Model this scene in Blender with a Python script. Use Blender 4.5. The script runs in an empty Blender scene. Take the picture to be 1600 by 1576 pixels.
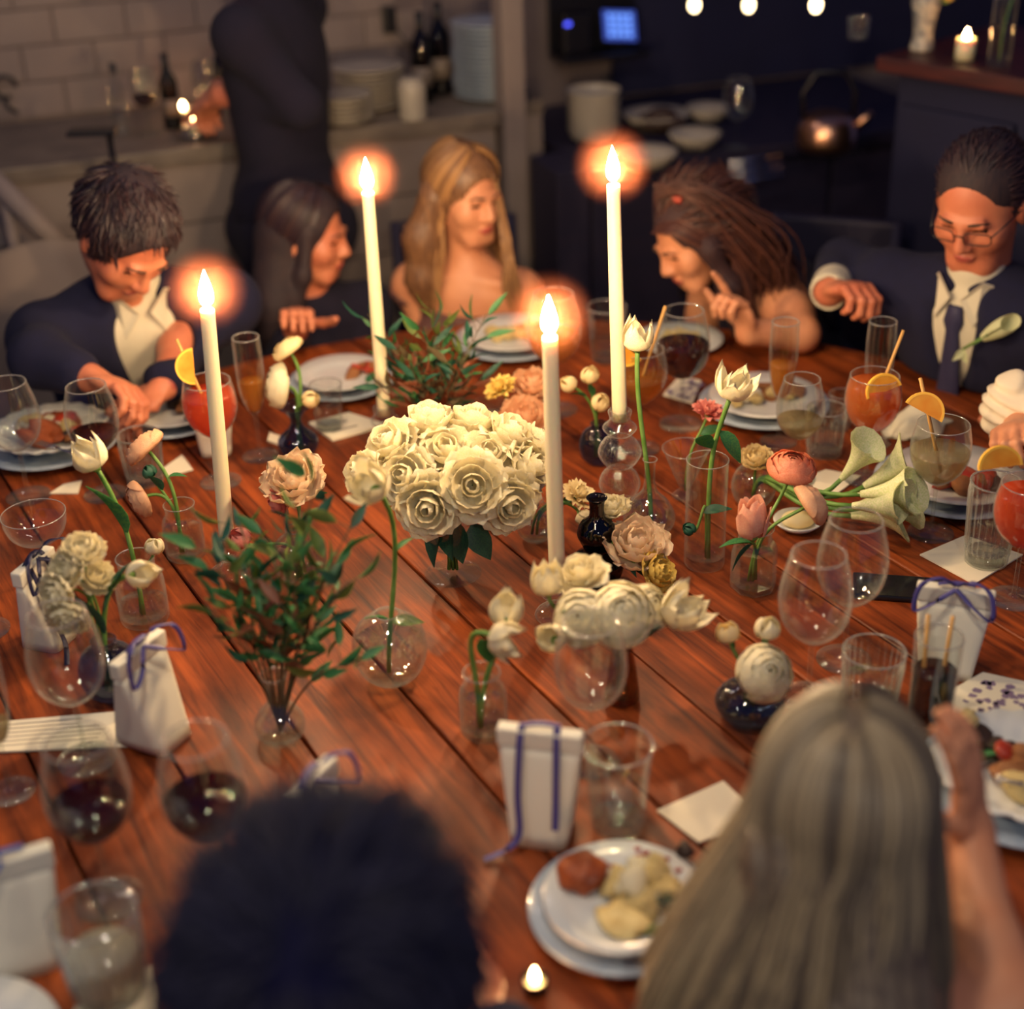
import bpy, bmesh, math, random
import numpy as np
from mathutils import Vector, Matrix, Euler
random.seed(7); np.random.seed(7)
SC = bpy.context.scene
COL = SC.collection
# ------------------------------------------------------------------ camera
FPX = 2285.0; PITCH = 28.5; ROLL = -2.05; CAMZ = 2.05; TZ = 0.75
cam_d = bpy.data.cameras.new('camera'); cam = bpy.data.objects.new('camera', cam_d); COL.objects.link(cam)
CAMROT = Matrix.Rotation(math.radians(90 - PITCH), 4, 'X') @ Matrix.Rotation(math.radians(ROLL), 4, 'Z')
cam.matrix_world = Matrix.Translation((0, 0, CAMZ)) @ CAMROT
cam_d.sensor_fit = 'HORIZONTAL'; cam_d.sensor_width = 36; cam_d.lens = FPX / 1600 * 36
cam_d.clip_start = .05; cam_d.clip_end = 60
cam_d.dof.use_dof = True; cam_d.dof.focus_distance = 2.45; cam_d.dof.aperture_fstop = 1.3; cam_d.dof.aperture_blades = 8
SC.camera = cam
# ------------------------------------------------------------------ world, lamps, exposure
w = bpy.data.worlds.new('world'); SC.world = w; w.use_nodes = True
w.node_tree.nodes['Background'].inputs[0].default_value = (.26, .30, .85, 1)
w.node_tree.nodes['Background'].inputs[1].default_value = .10
def area(name, loc, target, size, power, col, shape='DISK'):
    d = bpy.data.lights.new(name, 'AREA'); d.shape = shape; d.size = size; d.energy = power; d.color = col
    o = bpy.data.objects.new(name, d); COL.objects.link(o); o.location = loc
    o.rotation_euler = (Vector(target) - Vector(loc)).to_track_quat('-Z', 'Y').to_euler(); return o
area('room_lamp_over_table', (-.2, 1.2, 2.95), (0, 2.0, .7), .16, 11.5, (1, .80, .56))
area('room_lamp_by_camera', (.5, -.9, 2.75), (0, 1.7, .8), .16, 11.5, (1, .88, .70))
area('room_lamp_beside_table', (-1.5, .6, 2.7), (0, 1.9, .7), .12, 5.0, (1, .86, .66))
area('bar_lamp', (-.7, 3.6, 2.8), (-.2, 4.4, 1.0), .4, 3.0, (1, .78, .70))
SC.view_settings.view_transform = 'Standard'; SC.view_settings.look = 'None'
SC.view_settings.exposure = 0.5; SC.view_settings.gamma = 1.0; SC.view_settings.use_curve_mapping = False
SC.cycles.use_denoising = True
SC.cycles.max_bounces = 10; SC.cycles.transparent_max_bounces = 40; SC.cycles.transmission_bounces = 8
SC.cycles.diffuse_bounces = 3; SC.cycles.glossy_bounces = 3
SC.cycles.caustics_reflective = False; SC.cycles.caustics_refractive = False
SC.cycles.sample_clamp_indirect = 4.0
# ------------------------------------------------------------------ measuring helpers (photo sight lines to world points)
def sight(px, py):
    return CAMROT.to_3x3() @ Vector(((px - 800) / FPX, -(py - 788) / FPX, -1))
def T(px, py, z=TZ):                        # the point at height z
    d = sight(px, py); return Vector((0, 0, CAMZ)) + d * ((z - CAMZ) / d.z)
def V(px, py, Y):                           # the point at distance Y
    d = sight(px, py); return Vector((0, 0, CAMZ)) + d * (Y / d.y)
# ------------------------------------------------------------------ objects
def props(o, label=None, cat=None, group=None, kind=None):
    if label: o['label'] = label
    if cat: o['category'] = cat
    if group: o['group'] = group
    if kind: o['kind'] = kind
    return o
def thing(name, label, cat, loc=(0, 0, 0), rz=0, group=None):
    o = bpy.data.objects.new(name, None); COL.objects.link(o); o.empty_display_size = .02
    o.location = loc; o.rotation_euler = (0, 0, rz)
    return props(o, label, cat, group)
def link(name, me, mat=None, parent=None, mw=None):
    o = bpy.data.objects.new(name, me); COL.objects.link(o)
    if mat is not None and len(me.materials) == 0: me.materials.append(mat)
    if parent is not None: o.parent = parent
    if mw is not None: o.matrix_local = mw
    return o
def mesh(name, v, f, smooth=True):
    me = bpy.data.meshes.new(name); me.from_pydata([tuple(p) for p in v], [], f); me.update()
    if smooth: me.polygons.foreach_set('use_smooth', [True] * len(me.polygons))
    return me
class MB:                                    # mesh collector
    def __init__(s): s.v = []; s.f = []
    def add(s, v, f):
        n = len(s.v); s.v += [tuple(p) for p in v]; s.f += [tuple(i + n for i in q) for q in f]; return s
    def box(s, x0, x1, y0, y1, z0, z1, M=None):
        v = [Vector((x, y, z)) for z in (z0, z1) for y in (y0, y1) for x in (x0, x1)]
        if M is not None: v = [M @ p for p in v]
        return s.add(v, [(0, 2, 3, 1), (4, 5, 7, 6), (0, 1, 5, 4), (2, 6, 7, 3), (0, 4, 6, 2), (1, 3, 7, 5)])
    def mesh(s, name, smooth=True): return mesh(name, s.v, s.f, smooth)
def bevel(me, w=.003, seg=2):
    bm = bmesh.new(); bm.from_mesh(me)
    bmesh.ops.bevel(bm, geom=bm.edges[:], offset=w, segments=seg, profile=.6, affect='EDGES', clamp_overlap=True)
    bm.to_mesh(me); bm.free()
    me.polygons.foreach_set('use_smooth', [False] * len(me.polygons)); return me
def boxm(name, x0, x1, y0, y1, z0, z1, bev=.004):
    me = MB().box(x0, x1, y0, y1, z0, z1).mesh(name, False); return bevel(me, bev) if bev else me
def crom(p, n=4):                            # Catmull-Rom refinement of a polyline
    p = [Vector(q) for q in p]; o = []
    for i in range(len(p) - 1):
        a = p[max(i - 1, 0)]; b = p[i]; c = p[i + 1]; d = p[min(i + 2, len(p) - 1)]
        for k in range(n):
            t = k / n
            o.append(.5 * ((2 * b) + (c - a) * t + (2 * a - 5 * b + 4 * c - d) * t * t + (3 * b - a - 3 * c + d) * t ** 3))
    o.append(p[-1]); return o
def lathe(prof, seg=36, rib=0, ramp=0., zr=None, closed=False):
    v = []; f = []; n = len(prof)
    for r, z in prof:
        for k in range(seg):
            a = 2 * math.pi * k / seg; rr = max(r, 1e-5)
            if rib and (zr is None or zr[0] < z < zr[1]): rr *= 1 + ramp * math.cos(rib * a)
            v.append((rr * math.cos(a), rr * math.sin(a), z))
    for i in range(n - 1 + (1 if closed else 0)):
        j = (i + 1) % n
        for k in range(seg):
            l = (k + 1) % seg; f.append((i * seg + k, i * seg + l, j * seg + l, j * seg + k))
    return v, f
def tube(path, rad, seg=8, cap=True):
    P = [Vector(p) for p in path]; n = len(P); R = rad if hasattr(rad, '__len__') else [rad] * n
    v = []; f = []; up = Vector((0, 0, 1)); t0 = (P[1] - P[0]).normalized()
    x = t0.cross(up if abs(t0.z) < .9 else Vector((1, 0, 0))).normalized()
    for i in range(n):
        t = (P[min(i + 1, n - 1)] - P[max(i - 1, 0)]).normalized()
        x = (x - t * x.dot(t)).normalized(); y = t.cross(x)
        for k in range(seg):
            a = 2 * math.pi * k / seg; v.append(P[i] + (x * math.cos(a) + y * math.sin(a)) * R[i])
    for i in range(n - 1):
        for k in range(seg):
            l = (k + 1) % seg; f.append((i * seg + k, i * seg + l, (i + 1) * seg + l, (i + 1) * seg + k))
    if cap: f.append(tuple(range(seg))[::-1]); f.append(tuple((n - 1) * seg + k for k in range(seg)))
    return v, f
def ico(r, sub=2):
    bm = bmesh.new(); bmesh.ops.create_icosphere(bm, subdivisions=sub, radius=1)
    v = [Vector((p.co.x * r[0], p.co.y * r[1], p.co.z * r[2])) for p in bm.verts]; f = [tuple(q.index for q in p.verts) for p in bm.faces]
    bm.free(); return v, f
def align(d, roll=0.):                       # rotation taking +Z to d
    return Vector(d).normalized().to_track_quat('Z', 'Y').to_matrix().to_4x4() @ Matrix.Rotation(roll, 4, 'Z')
# ------------------------------------------------------------------ materials
def nodes(name):
    m = bpy.data.materials.new(name); m.use_nodes = True; nt = m.node_tree; nt.nodes.clear()
    out = nt.nodes.new('ShaderNodeOutputMaterial'); return m, nt, out
def N(nt, t, **kw):
    n = nt.nodes.new('ShaderNode' + t)
    for k, v in kw.items():
        if k.startswith('_'): setattr(n, k[1:], v)
        else: n.inputs[k.replace('__', ' ')].default_value = v
    return n
def rgba(c): return (c[0], c[1], c[2], 1)
def sv(c): return tuple((x / 12.92 if x <= .04045 else ((x + .055) / 1.055) ** 2.4) for x in (c[0] / 255, c[1] / 255, c[2] / 255))
def pm(name, c, rough=.6, c2=None, scale=8., stretch=(1, 1, 1), spec=.5, metal=0., bump=0., bscale=60., trans=0., sss=0., coat=0., detail=4, coords='Object'):
    m, nt, out = nodes(name); b = N(nt, 'BsdfPrincipled', Roughness=rough, Metallic=metal)
    b.inputs['Specular IOR Level'].default_value = spec; b.inputs['Transmission Weight'].default_value = trans
    b.inputs['Coat Weight'].default_value = coat; b.inputs['Base Color'].default_value = rgba(c)
    if sss: b.inputs['Subsurface Weight'].default_value = sss; b.inputs['Subsurface Radius'].default_value = (.012, .006, .003); b.inputs['Subsurface Scale'].default_value = 1.
    tc = N(nt, 'TexCoord'); mp = N(nt, 'Mapping'); mp.inputs['Scale'].default_value = stretch
    nt.links.new(tc.outputs[coords], mp.inputs['Vector'])
    if c2 is not None:
        nz = N(nt, 'TexNoise', Scale=scale, Detail=detail); nt.links.new(mp.outputs[0], nz.inputs['Vector'])
        mr = N(nt, 'MapRange'); mr.inputs[1].default_value = .32; mr.inputs[2].default_value = .68; nt.links.new(nz.outputs[0], mr.inputs[0])
        mx = N(nt, 'Mix', _data_type='RGBA'); mx.inputs[6].default_value = rgba(c); mx.inputs[7].default_value = rgba(c2)
        nt.links.new(mr.outputs[0], mx.inputs[0]); nt.links.new(mx.outputs[2], b.inputs['Base Color'])
    if bump:
        nb = N(nt, 'TexNoise', Scale=bscale, Detail=3); nt.links.new(mp.outputs[0], nb.inputs['Vector'])
        bp = N(nt, 'Bump', Strength=bump, Distance=.01); nt.links.new(nb.outputs[0], bp.inputs['Height']); nt.links.new(bp.outputs[0], b.inputs['Normal'])
    nt.links.new(b.outputs[0], out.inputs[0]); return m
def glass_mat(name, tint=(.97, .985, .975), k=1.0, rough=.015, edge=.22):   # thin clear wall: passes light, reflects by angle, outline highlight mixed in as pale colour
    m, nt, out = nodes(name); tr = N(nt, 'BsdfTransparent', Color=rgba(tint)); gl = N(nt, 'BsdfGlossy', Roughness=rough)
    fr = N(nt, 'LayerWeight', Blend=.5); pw = N(nt, 'Math', _operation='POWER'); pw.inputs[1].default_value = 5.; nt.links.new(fr.outputs['Facing'], pw.inputs[0])
    mu = N(nt, 'Math', _operation='MULTIPLY_ADD'); mu.inputs[1].default_value = .55; mu.inputs[2].default_value = .045 * k; mu.use_clamp = True; nt.links.new(pw.outputs[0], mu.inputs[0])
    p2 = N(nt, 'Math', _operation='POWER'); p2.inputs[1].default_value = 3.; nt.links.new(fr.outputs['Facing'], p2.inputs[0]); m2 = N(nt, 'Math', _operation='MULTIPLY'); m2.inputs[1].default_value = edge; nt.links.new(p2.outputs[0], m2.inputs[0])
    tl = N(nt, 'BsdfTranslucent', Color=rgba(tuple(.85 * x for x in tint))); df = N(nt, 'BsdfDiffuse', Color=rgba(tuple(.85 * x for x in tint))); md = N(nt, 'MixShader', Fac=.5); nt.links.new(tl.outputs[0], md.inputs[1]); nt.links.new(df.outputs[0], md.inputs[2])
    m0 = N(nt, 'MixShader'); nt.links.new(m2.outputs[0], m0.inputs[0]); nt.links.new(tr.outputs[0], m0.inputs[1]); nt.links.new(md.outputs[0], m0.inputs[2])
    mx = N(nt, 'MixShader'); nt.links.new(mu.outputs[0], mx.inputs[0])
    nt.links.new(m0.outputs[0], mx.inputs[1]); nt.links.new(gl.outputs[0], mx.inputs[2]); nt.links.new(mx.outputs[0], out.inputs[0]); return m
def liquid_mat(name, c, dens=.6, clear=.4, gloss=.06):  # cloudy drink: part of the light goes straight through, tinted
    m, nt, out = nodes(name)
    di = N(nt, 'BsdfDiffuse', Color=rgba(c)); tl = N(nt, 'BsdfTranslucent', Color=rgba(c)); gl = N(nt, 'BsdfGlossy', Roughness=.03)
    a = N(nt, 'MixShader', Fac=.55); nt.links.new(di.outputs[0], a.inputs[1]); nt.links.new(tl.outputs[0], a.inputs[2])
    tr = N(nt, 'BsdfTransparent', Color=rgba(tuple(x ** .5 for x in c))); b = N(nt, 'MixShader', Fac=1 - clear); nt.links.new(tr.outputs[0], b.inputs[1]); nt.links.new(a.outputs[0], b.inputs[2])
    d = N(nt, 'MixShader', Fac=gloss); nt.links.new(b.outputs[0], d.inputs[1]); nt.links.new(gl.outputs[0], d.inputs[2]); nt.links.new(d.outputs[0], out.inputs[0]); return m
def petal_mat(name, c, c2=None, tl=.35, scale=25.):
    m, nt, out = nodes(name); di = N(nt, 'BsdfDiffuse', Color=rgba(c)); t = N(nt, 'BsdfTranslucent', Color=rgba(c))
    if c2 is not None:
        tc = N(nt, 'TexCoord'); nz = N(nt, 'TexNoise', Scale=scale, Detail=2); nt.links.new(tc.outputs['Object'], nz.inputs['Vector'])
        mx = N(nt, 'Mix', _data_type='RGBA'); mx.inputs[6].default_value = rgba(c); mx.inputs[7].default_value = rgba(c2)
        mr = N(nt, 'MapRange'); mr.inputs[1].default_value = .38; mr.inputs[2].default_value = .62; nt.links.new(nz.outputs[0], mr.inputs[0])
        nt.links.new(mr.outputs[0], mx.inputs[0]); nt.links.new(mx.outputs[2], di.inputs[0]); nt.links.new(mx.outputs[2], t.inputs[0])
    gl = N(nt, 'BsdfGlossy', Roughness=.5); a = N(nt, 'MixShader', Fac=tl); nt.links.new(di.outputs[0], a.inputs[1]); nt.links.new(t.outputs[0], a.inputs[2])
    b = N(nt, 'MixShader', Fac=.04); nt.links.new(a.outputs[0], b.inputs[1]); nt.links.new(gl.outputs[0], b.inputs[2]); nt.links.new(b.outputs[0], out.inputs[0]); return m
def emit(name, c, s):
    m, nt, out = nodes(name); e = N(nt, 'Emission', Color=rgba(c), Strength=s); nt.links.new(e.outputs[0], out.inputs[0]); return m
def rim_highlight_mat(name):  # rim highlight put into the colour as a pale translucent mix
    m, nt, out = nodes(name); tr = N(nt, 'BsdfTransparent'); tl = N(nt, 'BsdfTranslucent', Color=(.85, .85, .82, 1)); df = N(nt, 'BsdfDiffuse', Color=(.85, .85, .82, 1)); gl = N(nt, 'BsdfGlossy', Roughness=.08)
    a = N(nt, 'MixShader', Fac=.5); nt.links.new(tl.outputs[0], a.inputs[1]); nt.links.new(df.outputs[0], a.inputs[2]); b = N(nt, 'MixShader', Fac=.3); nt.links.new(tr.outputs[0], b.inputs[1]); nt.links.new(a.outputs[0], b.inputs[2]); c = N(nt, 'MixShader', Fac=.25); nt.links.new(b.outputs[0], c.inputs[1]); nt.links.new(gl.outputs[0], c.inputs[2]); nt.links.new(c.outputs[0], out.inputs[0]); return m
M = dict(
    rim=rim_highlight_mat('glass_rim_highlight'), ribbed=glass_mat('ribbed_glass', (.95, .97, .955), 2.2, edge=.85),
    glass=glass_mat('clear_glass', k=1.4), glass_edge=glass_mat('clear_glass_stem', (.95, .97, .955), 1.6, edge=.3),
    blue_glass=glass_mat('dark_blue_glass', (.52, .58, .76), 1.3), grey_glass=glass_mat('smoky_blue_glass', (.62, .68, .78), 1.5),
    black_glass=glass_mat('black_glass', (.10, .10, .18), 1.5), amber_glass=glass_mat('amber_glass', (.72, .55, .40), 1.4),
    solid_glass=pm('cut_glass', (1, 1, 1), .03, trans=1.), water=glass_mat('water', (.97, .985, .975), .6, .0, .06),
    wax=pm('ivory_wax', (.86, .78, .52), .45, sss=.35), wick=pm('wick', (.03, .025, .02), .9),
    flame=emit('flame', (1, .66, .35), 980.), small_flame=emit('small_flame', (1, .50, .2), 90.),
    green=petal_mat('stem_green', sv((96, 140, 60)), sv((120, 160, 84)), .2), leaf=petal_mat('leaf_green', sv((52, 124, 84)), sv((84, 146, 78)), .35),
    leaf_d=petal_mat('leaf_dark_green', sv((34, 86, 76)), sv((50, 104, 76)), .25), leaf_y=petal_mat('leaf_yellow_green', sv((128, 140, 66)), sv((96, 130, 70)), .3),
    leaf_r=petal_mat('leaf_rust', sv((150, 66, 44)), sv((112, 84, 52)), .3), twig=pm('twig', sv((96, 84, 56)), .8),
    white=petal_mat('petal_cream_white', sv((250, 246, 226)), sv((246, 236, 200)), .48), cream=petal_mat('petal_cream', sv((248, 238, 200)), sv((250, 228, 170)), .48),
    blush=petal_mat('petal_blush', sv((250, 222, 196)), sv((248, 236, 208)), .48), peach=petal_mat('petal_peach', sv((246, 196, 156)), sv((250, 216, 176)), .48),
    coral=petal_mat('petal_coral', sv((240, 150, 116)), sv((246, 178, 140)), .48), pink=petal_mat('petal_pink', sv((240, 148, 138)), sv((246, 176, 160)), .48),
    rosep=petal_mat('petal_rose_pink', sv((242, 190, 172)), sv((250, 216, 194)), .48), yellow=petal_mat('petal_yellow', sv((236, 200, 90)), sv((246, 220, 130)), .3),
    calla=petal_mat('calla_white', sv((240, 240, 206)), sv((216, 226, 168)), .35),
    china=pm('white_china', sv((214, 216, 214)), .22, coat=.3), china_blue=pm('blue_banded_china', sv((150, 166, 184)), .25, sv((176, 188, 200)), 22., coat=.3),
    paper=pm('paper', sv((226, 218, 196)), .85), box=pm('white_card', sv((224, 220, 204)), .75), ribbon=pm('violet_ribbon', sv((70, 64, 132)), .45), ribbon_b=pm('blue_ribbon', sv((70, 92, 160)), .45), ribbon_d=pm('navy_ribbon', sv((26, 28, 66)), .5),
    black=pm('black_plastic', sv((18, 18, 26)), .35), straw=pm('straw', sv((196, 150, 84)), .6), orange=petal_mat('orange_flesh', sv((240, 160, 40)), sv((250, 190, 70)), .3), rind=pm('orange_rind', sv((246, 190, 70)), .5),
    spritz=liquid_mat('orange_spritz', sv((244, 140, 70)), clear=.4), spritz_r=liquid_mat('red_orange_spritz', sv((238, 100, 58)), clear=.35), amber=liquid_mat('amber_drink', sv((220, 150, 60)), clear=.5),
    redwine=liquid_mat('red_wine', sv((60, 10, 24)), clear=.12), cola=liquid_mat('cola', sv((40, 14, 16)), clear=.08), pale=liquid_mat('pale_drink', sv((206, 190, 150)), clear=.6), milk=liquid_mat('milk', sv((232, 228, 210)), clear=.03),
    skin=pm('skin', sv((214, 150, 112)), .5, sv((202, 134, 98)), 14., sss=.0), skin_w=pm('skin_warm', sv((206, 130, 96)), .5, sv((190, 108, 80)), 14.), lips=pm('lips', sv((176, 84, 74)), .4),
    eye=pm('eye_white', sv((200, 190, 180)), .2), iris=pm('iris', sv((40, 26, 20)), .2), brow=pm('brow', sv((74, 50, 36)), .8),
    suit=pm('navy_suit', sv((10, 12, 44)), .95, sv((13, 15, 50)), 40., bump=.05, bscale=400.), black_cloth=pm('black_cloth', sv((15, 12, 36)), .95, sv((20, 15, 38)), 30.), shirt=pm('white_shirt', sv((206, 198, 176)), .8), tie=pm('blue_tie', sv((52, 52, 84)), .55),
    mauve=pm('mauve_dress', sv((112, 74, 66)), .7, sv((84, 54, 56)), 60.), maroon=pm('maroon_shirt', sv((52, 24, 40)), .85), ruffle=pm('ivory_ruffle', sv((226, 214, 190)), .8),
    hair_blond=pm('blond_hair', sv((134, 96, 64)), .45, sv((88, 60, 44)), 30., (6, 6, .6)), hair_brown=pm('brown_hair', sv((62, 36, 36)), .75, sv((46, 28, 36)), 30., (6, 6, .8)), hair_dark=pm('dark_hair', sv((32, 23, 34)), .75, sv((52, 36, 40)), 30., (6, 6, .8)),
    hair_ash=pm('ash_blond_hair', sv((120, 106, 88)), .42, sv((78, 68, 62)), 26., (7, 7, .5)), hair_black=pm('black_hair', sv((9, 11, 44)), .85, sv((13, 13, 46)), 60., spec=.15),
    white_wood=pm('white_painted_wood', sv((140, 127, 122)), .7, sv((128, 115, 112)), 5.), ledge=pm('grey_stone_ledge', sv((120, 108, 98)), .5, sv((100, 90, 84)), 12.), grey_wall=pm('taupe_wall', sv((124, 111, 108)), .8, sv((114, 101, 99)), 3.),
    dark_wood=pm('dark_stained_wood', sv((28, 26, 52)), .6, sv((36, 30, 54)), 6., (1, 6, 6)), navy=pm('navy_panel', sv((24, 25, 60)), .8, sv((20, 21, 52)), 3.), red_wood=pm('red_brown_wood', sv((84, 36, 34)), .45, sv((60, 26, 30)), 8., (1, 6, 6)),
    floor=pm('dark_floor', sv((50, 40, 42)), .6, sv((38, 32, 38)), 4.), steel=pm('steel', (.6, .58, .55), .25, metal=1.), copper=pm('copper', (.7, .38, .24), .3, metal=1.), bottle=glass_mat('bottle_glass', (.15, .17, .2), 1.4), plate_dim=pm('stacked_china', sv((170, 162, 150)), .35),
    roast=pm('roasted_orange_chunk', sv((176, 86, 34)), .45, sv((110, 46, 22)), 30., bump=.4), cream_food=pm('creamy_grain', sv((232, 212, 150)), .6, sv((206, 176, 110)), 60., bump=.5), salad=pm('dark_salad_leaf', sv((66, 74, 36)), .5, sv((46, 40, 34)), 30.), tomato=pm('red_sauce', sv((150, 36, 28)), .35, sv((180, 70, 40)), 30.), meat=pm('browned_meat', sv((120, 66, 40)), .5, sv((176, 120, 66)), 30., bump=.4), charred=pm('charred_bits', sv((52, 34, 26)), .6),
    gold=pm('gold', (.8, .6, .3), .3, metal=1.), lavender=pm('lavender_print', sv((130, 112, 140)), .8), ink=pm('ink', sv((120, 112, 104)), .9),
)
# ================================================================== the room
def struct(name, me, mat, parent=None, mw=None, label=None):
    o = link(name, me, mat, parent, mw)
    if parent is None: o['kind'] = 'structure'
    if label: o['label'] = label
    return o
TH = .3292; O0 = Vector((-1.289, 3.749, 0))
RM = Matrix.Translation(O0) @ Matrix.Rotation(TH, 4, 'Z')       # room frame: x along the service counter, y into the wall
def RW(s, t, z): return RM @ Vector((s, t, z))
struct('floor', boxm('floor', -5, 5, -3, 8, -.08, -.001, 0), M['floor'], label='dark stained floor under the round table')
wall = struct('wall_back', boxm('wall_back', -2.0, 3.6, .52, .62, 0, 3.0, 0), M['grey_wall'], mw=RM, label='taupe painted wall behind the service counter')
k = 0
tile = boxm('tile', 0, .196, -.012, 0, 0, .096, .003)
for r in range(5):
    for c in range(12):
        s = -.98 + c * .2 + (r % 2) * .1
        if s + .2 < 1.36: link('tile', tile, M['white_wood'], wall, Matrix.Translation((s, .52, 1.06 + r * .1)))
# counter with shiplap front
cnt = thing('service_counter', 'white panelled service counter with a stone ledge along the taupe wall', 'counter'); cnt.matrix_world = RM
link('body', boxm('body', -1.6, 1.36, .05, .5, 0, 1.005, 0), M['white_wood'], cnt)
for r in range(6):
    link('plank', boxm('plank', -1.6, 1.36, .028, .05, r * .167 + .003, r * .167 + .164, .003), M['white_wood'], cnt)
link('ledge_top', boxm('ledge_top', -1.6, 1.37, 0, .5, 1.005, 1.049, .006), M['ledge'], cnt)
link('ledge_top', boxm('ledge_top', 1.371, 1.53, .075, .5, 1.005, 1.049, .004), M['ledge'], cnt); link('body', boxm('body', 1.361, 1.525, .08, .5, 0, 1.004, 0), M['white_wood'], cnt)
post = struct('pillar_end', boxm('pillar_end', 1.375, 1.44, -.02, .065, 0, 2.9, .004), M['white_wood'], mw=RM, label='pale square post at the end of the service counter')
# dark sideboard right of the post
sb = thing('sideboard', 'dark wooden sideboard holding stacked dishes beside the pale post', 'sideboard'); sb.matrix_world = RM
link('body', boxm('body', 1.55, 2.75, -.20, .5, .08, .88, .004), M['dark_wood'], sb)
link('top', boxm('top', 1.545, 2.78, -.24, .51, .88, .919, .006), M['dark_wood'], sb)
link('side_shelf', boxm('side_shelf', 1.446, 1.544, -.24, -.03, .1, .919, .004), M['dark_wood'], sb)
for i in range(3):
    d = link('door', boxm('door', 1.56 + i * .39, 1.93 + i * .39, -.222, -.20, .12, .85, .004), M['dark_wood'], sb)
    v, f = tube([(1.84 + i * .42, -.235, .5), (1.84 + i * .42, -.235, .62)], .006); link('handle', mesh('handle', v, f), M['gold'], d)
for s in (1.58, 2.69):
    link('leg', boxm('leg', s, s + .05, -.18, -.13, 0, .08, .003), M['dark_wood'], sb); link('leg', boxm('leg', s, s + .05, .42, .47, 0, .08, .003), M['dark_wood'], sb)
pw = struct('wall_dark_panel', boxm('wall_dark_panel', 1.93, 3.6, .49, .515, .93, 3.0, 0), M['navy'], mw=RM, label='dark navy wall panel behind the sideboard')
# dark wall and bar shelf on the right
BA = V(1380, 88, 3.80); BB = V(1600, 112, 3.5)
bd = (BB - BA); bd.z = 0; bd.normalize(); bn = Vector((-bd.y, bd.x, 0))      # bn points away from camera
if bn.y < 0: bn = -bn
BM = Matrix(((bd.x, bn.x, 0, BA.x), (bd.y, bn.y, 0, BA.y), (0, 0, 1, 0), (0, 0, 0, 1)))
BZ = BA.z
bar = thing('bar_counter', 'dark bar with a red-brown wooden top carrying vase and lit candle', 'bar counter'); bar.matrix_world = BM
link('body', boxm('body', .02, 1.5, .05, .5, 0, BZ - .04, .004), M['navy'], bar)
for i in range(4):
    link('panel', boxm('panel', 0.04 + i * .36, .37 + i * .36, .03, .05, .1, BZ - .12, .008), M['navy'], bar)
link('top', boxm('top', -.02, 1.55, 0, .55, BZ - .04, BZ - .001, .006), M['red_wood'], bar)
bw = struct('wall_bar', boxm('wall_bar', .12, 2.2, .62, .70, 0, 2.6, 0), M['red_wood'], mw=BM, label='dark red brick wall behind the bar')
brk = boxm('brick', 0, .21, -.012, 0, 0, .065, .004)
for r in range(8):
    for c in range(9):
        link('brick', brk, M['red_wood'], bw, Matrix.Translation((0.14 + c * .225 + (r % 2) * .11, .62, BZ - .12 + r * .078)))
# ================================================================== the table
TC = Vector((.05, 2.1)); TR = 1.22
def wood_mat():
    m, nt, out = nodes('table_wood'); b = N(nt, 'BsdfPrincipled'); tc = N(nt, 'TexCoord'); oi = N(nt, 'ObjectInfo')
    ad = N(nt, 'VectorMath', _operation='ADD'); sc = N(nt, 'VectorMath', _operation='SCALE'); sc.inputs['Scale'].default_value = 9.
    cx = N(nt, 'CombineXYZ'); nt.links.new(oi.outputs['Random'], cx.inputs[0]); nt.links.new(oi.outputs['Random'], cx.inputs[1]); nt.links.new(cx.outputs[0], sc.inputs[0])
    nt.links.new(tc.outputs['Object'], ad.inputs[0]); nt.links.new(sc.outputs[0], ad.inputs[1])
    mp = N(nt, 'Mapping'); mp.inputs['Scale'].default_value = (1.2, 16, 16); nt.links.new(ad.outputs[0], mp.inputs[0])
    n1 = N(nt, 'TexNoise', Scale=3.2, Detail=7, Roughness=.62, Distortion=.7); nt.links.new(mp.outputs[0], n1.inputs['Vector'])
    mp2 = N(nt, 'Mapping'); mp2.inputs['Scale'].default_value = (3, 5, 5); nt.links.new(ad.outputs[0], mp2.inputs[0])
    n2 = N(nt, 'TexNoise', Scale=1.6, Detail=4); nt.links.new(mp2.outputs[0], n2.inputs['Vector'])
    r1 = N(nt, 'ValToRGB'); r1.color_ramp.elements[0].position = .3; r1.color_ramp.elements[0].color = rgba(sv((74, 29, 14))); r1.color_ramp.elements[1].position = .72; r1.color_ramp.elements[1].color = rgba(sv((172, 86, 38)))
    nt.links.new(n1.outputs[0], r1.inputs[0])
    r2 = N(nt, 'ValToRGB'); r2.color_ramp.elements[0].position = .35; r2.color_ramp.elements[0].color = (.55, .5, .5, 1); r2.color_ramp.elements[1].position = .65; r2.color_ramp.elements[1].color = (1.15, 1.08, 1.0, 1)
    nt.links.new(n2.outputs[0], r2.inputs[0])
    mx = N(nt, 'Mix', _data_type='RGBA', _blend_type='MULTIPLY'); mx.inputs[0].default_value = 1.; nt.links.new(r1.outputs[0], mx.inputs[6]); nt.links.new(r2.outputs[0], mx.inputs[7])
    nt.links.new(mx.outputs[2], b.inputs['Base Color'])
    rr = N(nt, 'MapRange'); rr.inputs[3].default_value = .34; rr.inputs[4].default_value = .62; nt.links.new(n2.outputs[0], rr.inputs[0]); nt.links.new(rr.outputs[0], b.inputs['Roughness'])
    b.inputs['Specular IOR Level'].default_value = .28
    bp = N(nt, 'Bump', Strength=.22, Distance=.004); nt.links.new(n1.outputs[0], bp.inputs['Height']); nt.links.new(bp.outputs[0], b.inputs['Normal'])
    nt.links.new(b.outputs[0], out.inputs[0]); return m
M['table'] = wood_mat()
TANG = math.radians(-61.0)                      # plank direction
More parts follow.
